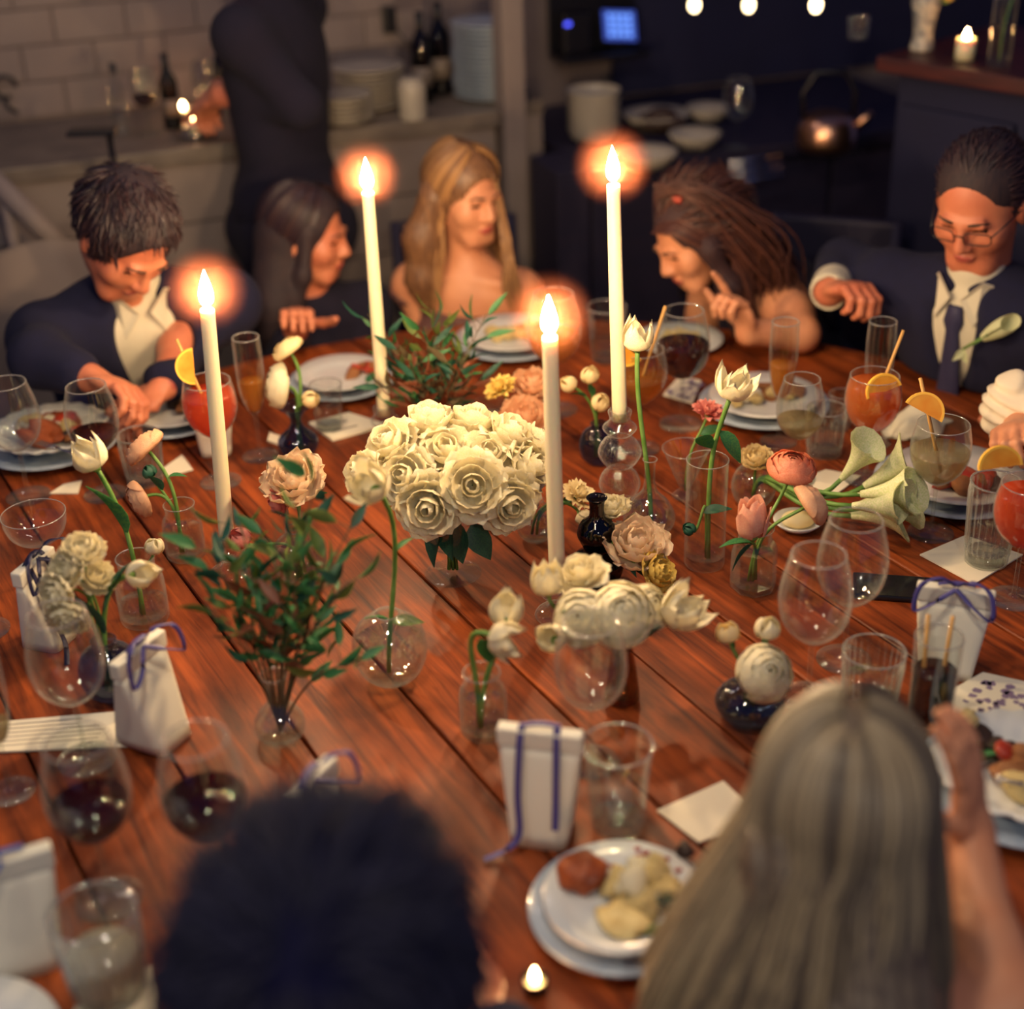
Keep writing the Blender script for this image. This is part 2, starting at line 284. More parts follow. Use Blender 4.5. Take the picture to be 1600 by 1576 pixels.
tab = thing('dining_table', 'large round plank dining table crowded with flowers, candles and glasses', 'table', (TC.x, TC.y, 0), TANG)
PW = .176; off = .008
edges = []
y = -TR - .02
NP = int(2 * TR / PW) + 2
for i in range(NP):
    y0 = -TR + (i - 1) * PW + off; y1 = y0 + PW - .0045
    y0c = max(y0, -TR + .002); y1c = min(y1, TR - .002)
    if y1c - y0c < .02: continue
    ys = [y0c + (y1c - y0c) * k / 8 for k in range(9)]
    top = [(math.sqrt(max(TR * TR - q * q, 0)), q) for q in ys]; bot = [(-x, q) for x, q in reversed(top)]
    ring = top + bot; n = len(ring)
    zt = TZ - .0008 - random.uniform(0, .0014)
    ins = [(x * .998, q + (.002 if j in (0, n - 1) else 0) - (.002 if j in (8, 9) else 0)) for j, (x, q) in enumerate(ring)]
    v = [(x, q, TZ - .045) for x, q in ring] + [(x, q, zt - .002) for x, q in ring] + [(x, q, zt) for x, q in ins]
    f = [tuple(range(n))[::-1], tuple(2 * n + j for j in range(n))]
    for j in range(n):
        l = (j + 1) % n; f += [(j, l, n + l, n + j), (n + j, n + l, 2 * n + l, 2 * n + j)]
    link('plank', mesh('plank', v, f, False), M['table'], tab)
link('underframe', boxm('underframe', -.8, .8, -.06, .06, TZ - .12, TZ - .046, .004), M['dark_wood'], tab)
link('underframe', boxm('underframe', -.06, .06, -.8, .8, TZ - .121, TZ - .047, .004), M['dark_wood'], tab)
v, f = lathe(crom([(.34, 0, 0), (.34, .03, 0), (.12, .07, 0), (.09, .3, 0), (.10, .5, 0), (.2, TZ - .122, 0)]) and [(p.x, p.y) for p in crom([(.34, 0, 0), (.34, .03, 0), (.12, .07, 0), (.09, .3, 0), (.10, .5, 0), (.2, TZ - .122, 0)])], 32)
link('pedestal', mesh('pedestal', v, f), M['dark_wood'], tab)
# ================================================================== candles
def prof2(p, n=4): return [(max(q.x, 0), q.y) for q in crom([(a, b, 0) for a, b in p], n)]
CACHE = {}
def cached(key, fn):
    if key not in CACHE: CACHE[key] = fn()
    return CACHE[key]
def flame_mesh(h, r):
    v, f = lathe(prof2([(0, 0), (r * .75, h * .12), (r, h * .32), (r * .72, h * .6), (r * .28, h * .85), (0, h)], 3), 10)
    return mesh('flame', v, f)
def halo_mat():                               # red-tinted scatter ball added to imitate glare around the flame
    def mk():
        m, nt, out = nodes('candle_halo'); tc = N(nt, 'TexCoord'); ln = N(nt, 'VectorMath', _operation='LENGTH'); nt.links.new(tc.outputs['Object'], ln.inputs[0])
        mr = N(nt, 'MapRange', _interpolation_type='SMOOTHSTEP'); mr.inputs[1].default_value = .026; mr.inputs[2].default_value = .072; mr.inputs[3].default_value = HALO_DENS; mr.inputs[4].default_value = 0.; nt.links.new(ln.outputs['Value'], mr.inputs[0])
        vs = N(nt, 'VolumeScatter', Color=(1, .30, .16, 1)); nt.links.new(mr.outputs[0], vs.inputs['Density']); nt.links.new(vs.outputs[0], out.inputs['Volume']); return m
    return cached('halomat', mk)
HALO_DENS = .55
def holder_profile(kind):
    if kind == 'bubble':   # stacked ribbed beads
        return [(.040, 0), (.044, .004), (.036, .012), (.022, .02), (.030, .035), (.037, .055), (.030, .076), (.019, .088), (.030, .10), (.0385, .12), (.028, .142), (.016, .150), (.024, .158), (.031, .168), (.022, .178), (.0185, .186), (.0215, .2), (.0145, .2), (.0145, .182), (0, .18)]
    return [(.034, 0), (.038, .004), (.032, .012), (.016, .018), (.015, .032), (.026, .042), (.028, .052), (.02, .06), (.0215, .078), (.0145, .078), (.0145, .06), (0, .058)]
def taper(label, base, L, tilt, hk, hlabel, fl=.062):
    hh = .18 if hk == 'bubble' else .058
    hp = prof2(holder_profile(hk), 3)
    def mk():
        v, f = lathe(hp, 72, 24, .035, (.02, .15)) if hk == 'bubble' else lathe(hp, 40)
        return mesh('holder', v, f)
    props(link('candle_holder', cached('hold' + hk, mk), M['ribbed'], mw=Matrix.Translation(base)), hlabel, 'candle holder')
    c = thing('taper_candle', label, 'candle', (base[0], base[1], base[2] + hh)); c.rotation_euler = (tilt[1], tilt[0], 0)
    v, f = lathe([(0, .002), (.012, .002), (.0132, .03), (.0128, L * .5), (.0115, L - .004), (.0105, L), (.006, L - .004), (0, L - .004)], 24)
    link('wax', mesh('wax', v, f), M['wax'], c)
    v, f = tube([(0, 0, L - .005), (.001, 0, L + .008)], .0012, 6); link('wick', mesh('wick', v, f), M['wick'], c)
    link('flame', cached('fl%.3f' % fl, lambda: flame_mesh(fl, .0115)), M['flame'], c, Matrix.Translation((0, 0, L + .003)))
    mw = Matrix.Translation((base[0], base[1], base[2] + hh)) @ Euler((tilt[1], tilt[0], 0)).to_matrix().to_4x4() @ Matrix.Translation((0, 0, L + .032))
    props(link('glare_halo', cached('hz', lambda: mesh('glare_halo', *ico((.074, .074, .074), 3))), halo_mat(), mw=mw), 'added glare halo around the flame of the ' + label.split(' candle ')[0] + ' ' + label.split(' burning ')[1], 'glare_halo', kind='stuff')
    return c
# ================================================================== glassware
RIM = .0011
def wall_glass(outer, floor_z, th=.0016, seg=40, rib=0, ramp=0., zr=None, sub=4):   # outer (r,z) bottom to top -> closed double wall
    o = prof2(outer, sub); i = [(max(r - th, .0004), z) for r, z in o if z > floor_z + .001]
    full = [(0, o[0][1])] + o + i[::-1] + [(0, floor_z)]
    return lathe(full, seg, rib, ramp, zr), i
def fill(inner, z0, z1, seg=36, eps=.0006):
    pts = [(max(r - eps, .0005), z) for r, z in inner if z <= z1]
    rl = np.interp(z1, [z for r, z in inner], [r for r, z in inner]) - eps
    p = [(0, pts[0][1] + .0005)] + pts + [(rl, z1), (0, z1)]
    return lathe(p, seg)
STEM = {  # bowl profile, stem length, foot radius
    'wine': ([(.004, .085), (.020, .092), (.038, .112), (.045, .140), (.043, .168), (.035, .200), (.0335, .206)], .085, .037),
    'bigwine': ([(.004, .10), (.022, .108), (.044, .132), (.0525, .165), (.050, .200), (.041, .238), (.039, .246)], .10, .042),
    'flute': ([(.004, .085), (.012, .092), (.020, .115), (.0245, .15), (.0255, .19), (.0245, .225), (.024, .232)], .085, .033),
    'spritz': ([(.004, .095), (.018, .103), (.040, .125), (.0505, .152), (.051, .178), (.046, .205), (.0445, .212)], .095, .04),
    'coupe': ([(.004, .062), (.022, .066), (.042, .080), (.052, .10), (.054, .118), (.0545, .122)], .062, .034),
}
def stem_glass(kind, label, base, s=1., liquid=None, level=.5, rot=0., lname='drink', group=None, foot=True):
    bowl, sl, fr = STEM[kind]; z0 = bowl[0][1]; zt = bowl[-1][1]
    g = thing('stemmed_wine_glass' if 'wine' in kind else {'flute': 'champagne_flute', 'spritz': 'spritz_glass', 'coupe': 'coupe_glass'}[kind], label, 'glass', base, rot, group); g.scale = (s, s, s)
    (vf, inner) = cached('in' + kind, lambda: wall_glass(bowl, z0 + .006))
    link('bowl', cached('bw' + kind, lambda: mesh('bowl', *vf)), M['glass'], g)
    link('rim', cached('rm' + kind, lambda: mesh('rim', *lathe([(bowl[-1][0] - .0006 + .0010 * math.cos(a), zt + .0010 * math.sin(a)) for a in (0, 1.05, 2.1, 3.14, 4.2, 5.2)], 40, closed=True))), M['rim'], g)
    def mkstem():
        return mesh('stem', *lathe(prof2([(.0046, z0 + .004), (.0036, z0 - .012), (.0034, z0 * .5), (.004, .012), (.009, .005)], 3), 14))
    link('stem', cached('st' + kind, mkstem), M['glass_edge'], g)
    link('foot', cached('ft' + kind, lambda: mesh('foot', *lathe([(0, 0), (fr, 0), (fr, .0015), (fr * .6, .003), (.008, .0062), (0, .0065)], 36))), M['glass_edge'], g)
    if liquid is not None:
        zl = z0 + .006 + (zt - z0 - .006) * level
        link(lname, mesh(lname, *fill(inner, z0 + .006, zl)), liquid, g)
    return g
TUMB = {
    'plain': ([(.028, 0), (.033, .002), (.0345, .02), (.038, .07), (.0425, .118), (.043, .122)], .014, 0, 0),
    'ribbed': ([(.030, 0), (.0345, .002), (.0355, .02), (.0385, .06), (.041, .098), (.0412, .102)], .012, 22, .045),
    'tallribbed': ([(.027, 0), (.031, .002), (.032, .02), (.0345, .07), (.037, .128), (.0372, .132)], .018, 22, .045),
    'highball': ([(.026, 0), (.030, .002), (.031, .02), (.032, .08), (.0335, .150), (.0336, .155)], .012, 0, 0),
    'lowribbed': ([(.034, 0), (.039, .002), (.040, .02), (.0425, .05), (.0455, .088), (.0458, .092)], .012, 26, .036),
}
def tumbler(kind, label, base, s=1., liquid=None, level=.5, rot=0., lname='drink', group=None):
    o, fz, rib, ramp = TUMB[kind]; zt = o[-1][1]
    g = thing('drinking_tumbler', label, 'glass', base, rot, group); g.scale = (s, s, s)
    zr = (.018, zt - .012) if rib else None
    vf, inner = cached('ti' + kind, lambda: wall_glass(o, fz, .002, 44 if not rib else rib * 6, rib, ramp, zr))
    link('glass_wall', cached('tm' + kind, lambda: mesh('glass_wall', *vf)), M['ribbed' if rib else 'glass'], g)
    link('rim', cached('tr' + kind, lambda: mesh('rim', *lathe([(o[-1][0] - .001 + .0014 * math.cos(a), zt + .0014 * math.sin(a)) for a in (0, 1.05, 2.1, 3.14, 4.2, 5.2)], 44, closed=True))), M['rim'], g)
    link('glass_base', cached('tb' + kind, lambda: mesh('glass_base', *lathe([(0, .002), (o[1][0] - .003, .002), (o[2][0] - .004, fz - .001), (0, fz - .001)], 32))), M['glass_edge'], g)
    if liquid is not None:
        link(lname, mesh(lname, *fill(inner, fz, fz + (zt - fz) * level, 44, .0016 if rib else .0008)), liquid, g)
    return g
def straw(label, a, b, group=None, r=.0032):
    a = Vector(a); b = Vector(b); v, f = tube([p - a for p in (a, a.lerp(b, .5), b)], r, 8)
    props(link('drinking_straw', mesh('drinking_straw', v, f), M['straw'], mw=Matrix.Translation(a)), label, 'straw', group)
def orange_slice(label, pos, d, r=.034, roll=0., group=None):   # half wheel: flesh, rind
    t = thing('orange_slice', label, 'orange slice', pos, 0, group)
    Q = align(d, roll)
    def half(r0, r1, h):
        n = 14; v = []; f = []
        for z in (-h, h):
            for k in range(n + 1):
                a = math.pi * k / n; v.append((r1 * math.cos(a), r1 * math.sin(a), z))
            for k in range(n + 1):
                a = math.pi * k / n; v.append((r0 * math.cos(a), r0 * math.sin(a) - (0 if r0 else 0), z))
        m = n + 1
        for k in range(n):
            f += [(k + 1, k, m + k, m + k + 1), (2 * m + k, 2 * m + k + 1, 3 * m + k + 1, 3 * m + k), (k, k + 1, 2 * m + k + 1, 2 * m + k), (m + k + 1, m + k, 3 * m + k, 3 * m + k + 1)]
        f += [(0, 2 * m, 3 * m, m), (n, m + n, 3 * m + n, 2 * m + n)]
        return mesh('half', v, f, False)
    link('flesh', half(.001, r * .88, .0026), M['orange'], t, Q); link('rind', half(r * .88, r, .0032), M['rind'], t, Q)
# ---- the four tapers
def tall(label, bpx, L, top, hk, hl):
    b = T(*bpx); t = V(top[0], top[1], b.y)            # where the tip stands, for the lean
    hh = .18 if hk == 'bubble' else .058
    ax = math.atan2(t.x - b.x, t.z - b.z - hh)
    return taper(label, b, L, (ax, 0), hk, hl)
tall('ivory taper candle burning beside the peach peony and the orange spritz', (362, 898), .43, (321, 452), 'short', 'clear glass candle holder hidden in green sprigs')
tall('ivory taper candle burning behind the white rose bouquet next to rust foliage', (604, 690), .46, (574, 292), 'short', 'clear glass candle holder behind the white rose bouquet')
tall('ivory taper candle burning between the rose bouquet and the tulips', (872, 962), .43, (859, 528), 'short', 'clear glass candle holder tucked behind the white tulips')
tall('ivory taper candle burning in the ribbed bubble holder', (968, 796), .43, (959, 314), 'bubble', 'ribbed bubble glass candle holder with stacked beads')
# ---- stemmed glasses
SG = [
    ('bigwine', 'empty big wine glass in front of white stock flowers by the menu card', (136, 1186, TZ + .0045), 1.0, None, 0),
    ('bigwine', 'wide wine glass holding a little dark red wine beside the ribbed tumbler', (172, 1404), 1.0, M['redwine'], .34),
    ('bigwine', 'wine glass with dark red wine close to the black-haired guest', (345, 1400), 1.0, M['redwine'], .38),
    ('wine', 'wine glass with a little red wine beside the white tulip and pasta plate', (165, 772), 1.1, M['redwine'], .26),
    ('wine', 'empty wine glass next to the pasta plate and the coupe', (45, 775), 1.15, None, 0),
    ('bigwine', 'wine glass of red wine beside the navy-ribboned gift box', (-25, 985), 1.0, M['redwine'], .4),
    ('coupe', 'shallow empty coupe glass standing before the pasta plate', (72, 898), 1.0, None, 0),
    ('flute', 'champagne flute behind the cream ranunculus with pale wine', (407, 712), 1.1, M['amber'], .42),
    ('wine', 'wine glass with amber drink before the blond woman', (868, 640), 1.25, M['amber'], .38),
    ('wine', 'wine glass of dark red wine beside the leaning woman', (1064, 662), 1.2, M['redwine'], .5),
    ('flute', 'champagne flute half full beside the open white tulip', (1216, 690), 1.1, M['amber'], .45),
    ('bigwine', 'empty wine glass with a round bowl nearer the pink rose jar', (1262, 1090), 1.0, None, 0),
    ('bigwine', 'empty wine glass with a round bowl nearer the calla lilies', (1318, 1030), 1.0, None, 0),
    ('bigwine', 'empty wine glass under the white ranunculus next to the tall tumbler', (924, 1190), .95, None, 0),
    ('flute', 'empty champagne flute behind the orange spritz', (1362, 690), 1.1, None, 0),
    ('flute', 'tall narrow glass beside the menu card corner', (18, 1236), 1.0, M['pale'], .2),
    ('wine', 'clear wine glass between the ribbed tumbler and dish', (1243, 748, TZ + .0035), 1.0, M['pale'], .3),
]
for kd, lb, px, s, lq, lv in SG: stem_glass(kd, lb, T(*px), s, lq, lv, lname='wine' if lq in (M['redwine'], M['amber']) else 'drink')
SP = [
    ('orange spritz glass with a straw and peel beside the tall taper', (345, 752), M['spritz_r'], .78, (318, 560), (270, 494), (303, 572), (.3, -1, .2), 1.5),
    ('amber spritz glass with straw behind the tall white tulip', (1000, 700), M['amber'], .5, (1000, 640), (1054, 470), (982, 545), (.2, -1, .1), 2.4),
    ('full orange spritz glass with an orange slice before the tie-wearing man', (1352, 748, TZ + .0035), M['spritz'], .86, (1340, 640), (1376, 545), (1381, 612), (.15, -1, .25), .3),
    ('cloudy pale spritz glass with straw and orange slice beside the callas', (1454, 832), M['pale'], .55, (1466, 700), (1424, 570), (1443, 644), (-.1, -1, .4), -.5),
    ('red-orange spritz glass with an orange slice next to the tall ribbed tumbler', (1583, 935), M['spritz_r'], .84, None, None, (1563, 730), (0, -1, .3), .1),
]
for lb, px, lq, lv, s0, s1, sl, sd, rl in SP:
    b = T(*px); stem_glass('spritz', lb, b, 1.0, lq, lv, lname='drink')
    tail = lb.split(' glass')[0]
    if s0: sg = 1 if s1[0] > s0[0] else -1; straw('thin tan straw standing in the ' + tail, b + Vector((-.006 * sg, 0, .118)), b + Vector((.046 * sg, .008, .295)))
    if sl: orange_slice('orange half slice on the rim of the ' + tail, V(*sl, b.y - .035), sd, .034, rl)
# ---- tumblers
TB = [
    ('plain', 'clear tumbler of water between the gift box and the dinner plate', (965, 1288), 1.08, M['water'], .42),
    ('ribbed', 'ribbed tumbler of white milky drink at the table edge', (172, 1546, TZ + .0035), 1.2, M['milk'], .42),
    ('plain', 'tumbler of water standing on the folded place card', (515, 668, TZ + .0075), .8, M['water'], .35),
    ('ribbed', 'ribbed tumbler in front of the suited man bent over his plate', (228, 752), 1.0, M['water'], .3),
    ('ribbed', 'ribbed water tumbler in front of the dish of golden potatoes', (1287, 708), .95, M['water'], .4),
    ('plain', 'plain tumbler half hidden behind a ribbed one', (1312, 668), .62, M['water'], .3),
    ('tallribbed', 'tall ribbed tumbler standing on the paper napkin', (1540, 876, TZ + .0035), 1.15, M['water'], .3),
    ('lowribbed', 'low ribbed tumbler beside the glass of cola', (1358, 1098), 1.0, M['water'], .4),
    ('highball', 'highball glass of dark cola with two straws', (1450, 1136), 1.0, M['cola'], .62),
    ('plain', 'small clear tumbler raised near the leaning woman', (948, 562), 1.05, M['water'], .3),
]
for kd, lb, px, s, lq, lv in TB: tumbler(kd, lb, T(*px), s, lq, lv, lname='water' if lq == M['water'] else 'drink')
b = T(1450, 1136); straw('tan straw standing upright in the cola, nearer the water tumbler', b + Vector((-.012, .005, .02)), b + Vector((-.016, .01, .185))); straw('tan straw standing upright in the cola, nearer the gift box', b + Vector((.012, .008, .02)), b + Vector((.019, .012, .18)))
# ================================================================== vases
VP = {
    'globe': ([(.020, 0), (.030, .002), (.050, .022), (.060, .058), (.052, .096), (.030, .116), (.022, .120), (.020, .124)], .006),
    'smallglobe': ([(.020, 0), (.026, .002), (.040, .018), (.046, .045), (.038, .074), (.022, .088), (.018, .094), (.019, .10)], .005),
    'bulb': ([(.020, 0), (.028, .002), (.036, .016), (.036, .032), (.026, .050), (.014, .064), (.012, .086), (.015, .106), (.019, .11)], .006),
    'onion': ([(.022, 0), (.034, .002), (.052, .022), (.055, .045), (.040, .075), (.018, .10), (.011, .13), (.012, .165), (.015, .175)], .006),
    'jar': ([(.024, 0), (.032, .002), (.035, .012), (.035, .060), (.032, .076), (.026, .086), (.027, .104)], .008),
    'squat': ([(.026, 0), (.036, .002), (.048, .018), (.050, .032), (.036, .048), (.016, .056), (.013, .066), (.017, .078)], .006),
    'cyl': ([(.028, 0), (.034, .002), (.035, .02), (.035, .10), (.035, .19), (.035, .20)], .012),
    'goblet': ([(.046, 0), (.048, .002), (.030, .006), (.008, .012), (.006, .030), (.012, .044), (.038, .062), (.052, .09), (.054, .12), (.050, .13)], .05),
    'flare': ([(.022, 0), (.030, .002), (.038, .018), (.036, .034), (.018, .052), (.011, .066), (.012, .078), (.024, .094), (.032, .10)], .006),
    'slim': ([(.018, 0), (.022, .002), (.0225, .012), (.018, .05), (.012, .09), (.0105, .12), (.012, .13)], .01),
    'cone': ([(.020, 0), (.024, .002), (.018, .008), (.010, .016), (.020, .04), (.038, .085), (.044, .10)], .02),
    'double': ([(.024, 0), (.034, .002), (.042, .02), (.040, .04), (.022, .056), (.026, .07), (.032, .086), (.026, .104), (.013, .116), (.012, .14), (.016, .15)], .008),
    'low': ([(.034, 0), (.040, .002), (.046, .02), (.048, .05), (.044, .07), (.043, .075)], .007),
}
def vase(kind, label, px, mat='glass', s=1., water=.5, seg=36, tint=None):
    o, fz = VP[kind]; b = T(*px) if not isinstance(px, Vector) else px
    t = thing('bud_vase', label, 'vase', b); t.scale = (s, s, s)
    vf, inner = cached('v%s%d' % (kind, seg), lambda: wall_glass(o, fz, .0018, seg))
    link('glass_wall', mesh('glass_wall', *vf, seg > 10), M[mat], t)
    zt = o[-1][1]; link('rim', mesh('rim', *lathe([(o[-1][0] + .0009 * math.cos(a), zt + .0009 * math.sin(a)) for a in (0, 1.57, 3.14, 4.71)], 36, closed=True)), M['rim'] if mat in ('glass', 'glass_edge') else M[mat], t)
    if water: link('water', mesh('water', *fill(inner, fz, fz + (zt - fz) * water, seg)), M['water'], t)
    return b + Vector((0, 0, zt * s)), b
# ================================================================== petals and blooms (unit size, shared meshes)
def petal(prof, span, tip=.0, ruff=0., nu=7, nv=7, seed=0, point=0.):
    rnd = random.Random(seed); P = crom([(r, z, 0) for r, z in prof], 4); L = len(P) - 1
    ph = rnd.random() * 6; v = []; f = []
    for j in range(nv):
        t = j / (nv - 1); q = P[min(int(round(t * L)), L)]
        wd = (math.sin(math.pi * (.12 + .76 * t)) ** .6) if not point else (math.sin(math.pi * (.14 + .86 * t ** .9)) ** .75 * (1 - point) + point * (1 - t) ** .6 * t ** .4)
        for i in range(nu):
            u = -1 + 2 * i / (nu - 1); a = u * span * wd
            rr = q.x * (1 + ruff * math.sin(u * 7 + ph) * t * t); z = q.y - tip * u * u * t * t + ruff * .5 * math.cos(u * 5 + ph) * t * t
            v.append((rr * math.cos(a), rr * math.sin(a), z))
    for j in range(nv - 1):
        for i in range(nu - 1):
            a = j * nu + i; f.append((a, a + 1, a + nu + 1, a + nu))
    n = len(v); th = .012                       # thickness
    C = Vector((0, 0, .3)); v2 = [Vector(p) - (Vector((p[0], p[1], 0)).normalized() * th if (p[0] ** 2 + p[1] ** 2) > 1e-6 else Vector()) for p in v]
    v += [tuple(p) for p in v2]; f += [tuple(i + n for i in q[::-1]) for q in f]
    return mesh('petal', v, f)
BL = {  # kind -> list of layers (profile, span, tip, ruffle, count, point)
    'rose': [([(.03, 0), (.16, .25), (.20, .55), (.13, .74)], 1.5, .03, .03, 3, 0), ([(.05, 0), (.26, .25), (.34, .55), (.31, .76)], 1.05, .05, .03, 4, 0), ([(.06, -.02), (.38, .18), (.52, .48), (.54, .70)], .9, .08, .03, 5, 0), ([(.08, -.04), (.5, .08), (.72, .36), (.80, .54)], .78, .12, .04, 5, 0), ([(.08, -.06), (.55, -.02), (.86, .18), (1.0, .26)], .72, .16, .05, 6, 0)],
    'ranunculus': [([(.02, 0), (.16, .3), (.15, .52), (.03, .60)], 1.9, .0, .01, 3, 0), ([(.04, 0), (.34, .25), (.33, .52), (.10, .66)], 1.35, .02, .02, 5, 0), ([(.05, -.05), (.55, .15), (.55, .45), (.27, .70)], 1.15, .03, .02, 5, 0), ([(.06, -.1), (.75, .08), (.76, .38), (.46, .69)], 1.05, .04, .02, 6, 0), ([(.06, -.14), (.88, -.02), (.96, .26), (.68, .62)], 1.0, .06, .03, 6, 0), ([(.06, -.16), (.9, -.1), (1.06, .14), (.92, .46)], .9, .08, .03, 5, 0)],
    'tulip': [([(.05, 0), (.46, .22), (.52, .65), (.34, 1.22)], 1.1, .2, .0, 3, .10), ([(.05, -.02), (.5, .18), (.58, .62), (.44, 1.28)], 1.1, .2, .0, 3, .10)],
    'tulip_open': [([(.05, 0), (.42, .18), (.48, .60), (.34, 1.12)], 1.0, .15, .0, 3, .18), ([(.05, -.02), (.5, .14), (.64, .6), (.62, 1.22)], .85, .18, .0, 3, .18), ([(.05, -.03), (.52, .12), (.72, .55), (.84, 1.08)], .7, .2, .0, 3, .18)],
    'bud': [([(.05, 0), (.50, .3), (.48, .75), (.1, 1.1)], 1.2, .05, .0, 3, .1), ([(.05, -.03), (.56, .25), (.55, .7), (.3, 1.05)], 1.0, .08, .0, 3, .1)],
    'peony': [([(.03, 0), (.2, .3), (.3, .6), (.22, .8)], 1.2, .0, .10, 4, 0), ([(.05, 0), (.35, .25), (.5, .55), (.46, .8)], .9, .04, .10, 6, 0), ([(.06, -.04), (.5, .15), (.72, .45), (.74, .72)], .75, .06, .08, 6, 0), ([(.06, -.08), (.6, .02), (.95, .3), (1.0, .52)], .7, .1, .08, 6, 0)],
    'carnation': [([(.03, 0), (.2, .4), (.35, .7), (.3, .85)], .8, 0, .18, 6, 0), ([(.04, 0), (.3, .3), (.6, .6), (.75, .7)], .6, 0, .18, 8, 0), ([(.04, 0), (.4, .15), (.8, .4), (1., .45)], .55, 0, .16, 8, 0)],
    'closed_rose': [([(.05, 0), (.34, .35), (.36, .9), (.22, 1.45)], 1.2, .1, .02, 3, 0), ([(.05, -.02), (.42, .3), (.46, .85), (.40, 1.4)], .95, .14, .03, 4, 0), ([(.05, -.04), (.46, .2), (.56, .7), (.64, 1.2)], .6, .2, .04, 3, 0)],
}
def bloom_meshes(kind, mat):
    def mk():
        out = []
        for li, (pr, sp, tip, ru, n, pt) in enumerate(BL[kind]):
            ms = [petal(pr, sp, tip, ru, seed=li * 3 + k, point=pt) for k in range(2)]
            for m_ in ms: m_.materials.append(mat)
            out.append((ms, n))
        return out
    return cached('bloom' + kind + mat.name, mk)
def leaf_mesh(key='leaf', w=.30, bend=.25):
    def mk():
        v = []; f = []; n = 7
        for j in range(n):
            t = j / (n - 1); hw = w * math.sin(math.pi * t ** .8) * .5 + .004
            for u in (-1, 0, 1): v.append((hw * u, -bend * t * t + abs(u) * hw * .5, t))
        for j in range(n - 1):
            for i in range(2): a = j * 3 + i; f.append((a, a + 1, a + 4, a + 3))
        m = len(v); v += [(p[0], p[1] - .01, p[2]) for p in v]; f += [tuple(i + m for i in q[::-1]) for q in f]
        return mesh('leaf', v, f)
    return cached(key, mk)
def bez(a, b, c, d, n=12):
    return [a * (1 - t) ** 3 + b * 3 * t * (1 - t) ** 2 + c * 3 * t * t * (1 - t) + d * t ** 3 for t in (k / n for k in range(n + 1))]
LEAFC = {}
def leaf_obj(parent, loc, p, d, L, mat, roll=0., w=.30, bend=.25, key='leaf'):
    k = key + mat.name + '%.2f%.2f' % (w, bend)
    if k not in LEAFC:
        LEAFC[k] = leaf_mesh(k, w, bend); LEAFC[k].materials.append(mat)
    return link('leaf', LEAFC[k], None, parent, Matrix.Translation(Vector(p) - loc) @ align(d, roll) @ Matrix.Scale(L, 4))
def flower(kind, label, base, neck, head, d, size, mat, group=None, leaves=(), stem_mat='green', sr=.0026, name=None, seed=0, sepal=True, skip=0):
    base = Vector(base); head = Vector(head); d = Vector(d).normalized(); rnd = random.Random(hash(label) % 9999 + seed if False else sum(map(ord, label)) + seed)
    nm = name or {'tulip_open': 'tulip', 'bud': 'flower_bud', 'closed_rose': 'rose'}.get(kind, kind)
    t = thing(nm, label, 'flower', base, 0, group)
    L = (head - base).length
    path = bez(base, Vector(neck) if neck is not None else base.lerp(head, .4), head - d * L * .35, head)
    v, f = tube([p - base for p in path], sr, 7); link('stem', mesh('stem', v, f), M[stem_mat], t)
    B = Matrix.Translation(head - base) @ align(d, rnd.random() * 6) @ Matrix.Scale(size, 4)
    if sepal:
        link('calyx', mesh('calyx', *lathe([(0, -.16), (.12, -.12), (.2, 0), (.16, .1), (0, .1)], 12)), M[stem_mat], t, B)
    for li, (ms, n) in enumerate(bloom_meshes(kind, mat)):
        if li < skip: continue
        o = rnd.random() * 6
        for k in range(n):
            a = o + 2 * math.pi * k / n + rnd.uniform(-.12, .12)
            R = Matrix.Rotation(a, 4, 'Z') @ Matrix.Rotation(rnd.uniform(-.06, .10), 4, 'Y') @ Matrix.Scale(rnd.uniform(.93, 1.06), 4)
            link('petal', ms[k % 2], None, t, B @ R)
    for (tt, dd, LL, mt) in leaves:
        p = path[int(tt * (len(path) - 1))]; leaf_obj(t, base, p, dd, LL, M[mt], rnd.random() * 1., .26 if LL > .08 else .38)
    return t
def sprig(label, base, tip, mat_ids, n=13, L=.045, bow=.06, group=None, seed=0, w=.32, name='foliage_sprig'):
    rnd = random.Random(seed); base = Vector(base); tip = Vector(tip); t = thing(name, label, 'foliage', base, 0, group)
    mid = base.lerp(tip, .55) + Vector((0, 0, bow)); path = bez(base, base.lerp(mid, .6) + Vector((0, 0, bow * .5)), mid, tip, 14)
    v, f = tube([p - base for p in path], [.0022 - .0014 * k / 14 for k in range(15)], 6); link('stem', mesh('stem', v, f), M['twig'], t)
    ax = (tip - base).normalized()
    for k in range(n):
        tt = .38 + .62 * (k + .5) / n; p = path[min(int(tt * 14), 14)]; a = k * 2.4 + rnd.random()
        side = Vector((math.cos(a), math.sin(a), rnd.uniform(-.1, .6)))
        d = (side * 1.0 + ax * .6).normalized(); LL = L * rnd.uniform(.65, 1.25)
        q = p + d * rnd.uniform(.004, .03)
        if (q - p).length > .008:
            v, f = tube([p - base, q - base], .0007, 4); link('twig', mesh('twig', v, f), M['twig'], t)
        leaf_obj(t, base, q, d, LL, M[rnd.choice(mat_ids)], rnd.random() * 6, w)
    return t
# ================================================================== flower arrangements
Z = Vector((0, 0, 1)); CAMD = Vector((0, -.85, .5))
def F(kind, label, vs, hp, dy, d, size, mat, leaves=(), group=None, **kw):
    top, b = vs; base = b + Vector((random.uniform(-.008, .008), random.uniform(-.008, .008), .012))
    head = V(hp[0], hp[1], b.y + dy)
    return flower(kind, label, base, top + Vector((0, 0, .01)), head, d, size, M[mat], group, leaves, **kw)
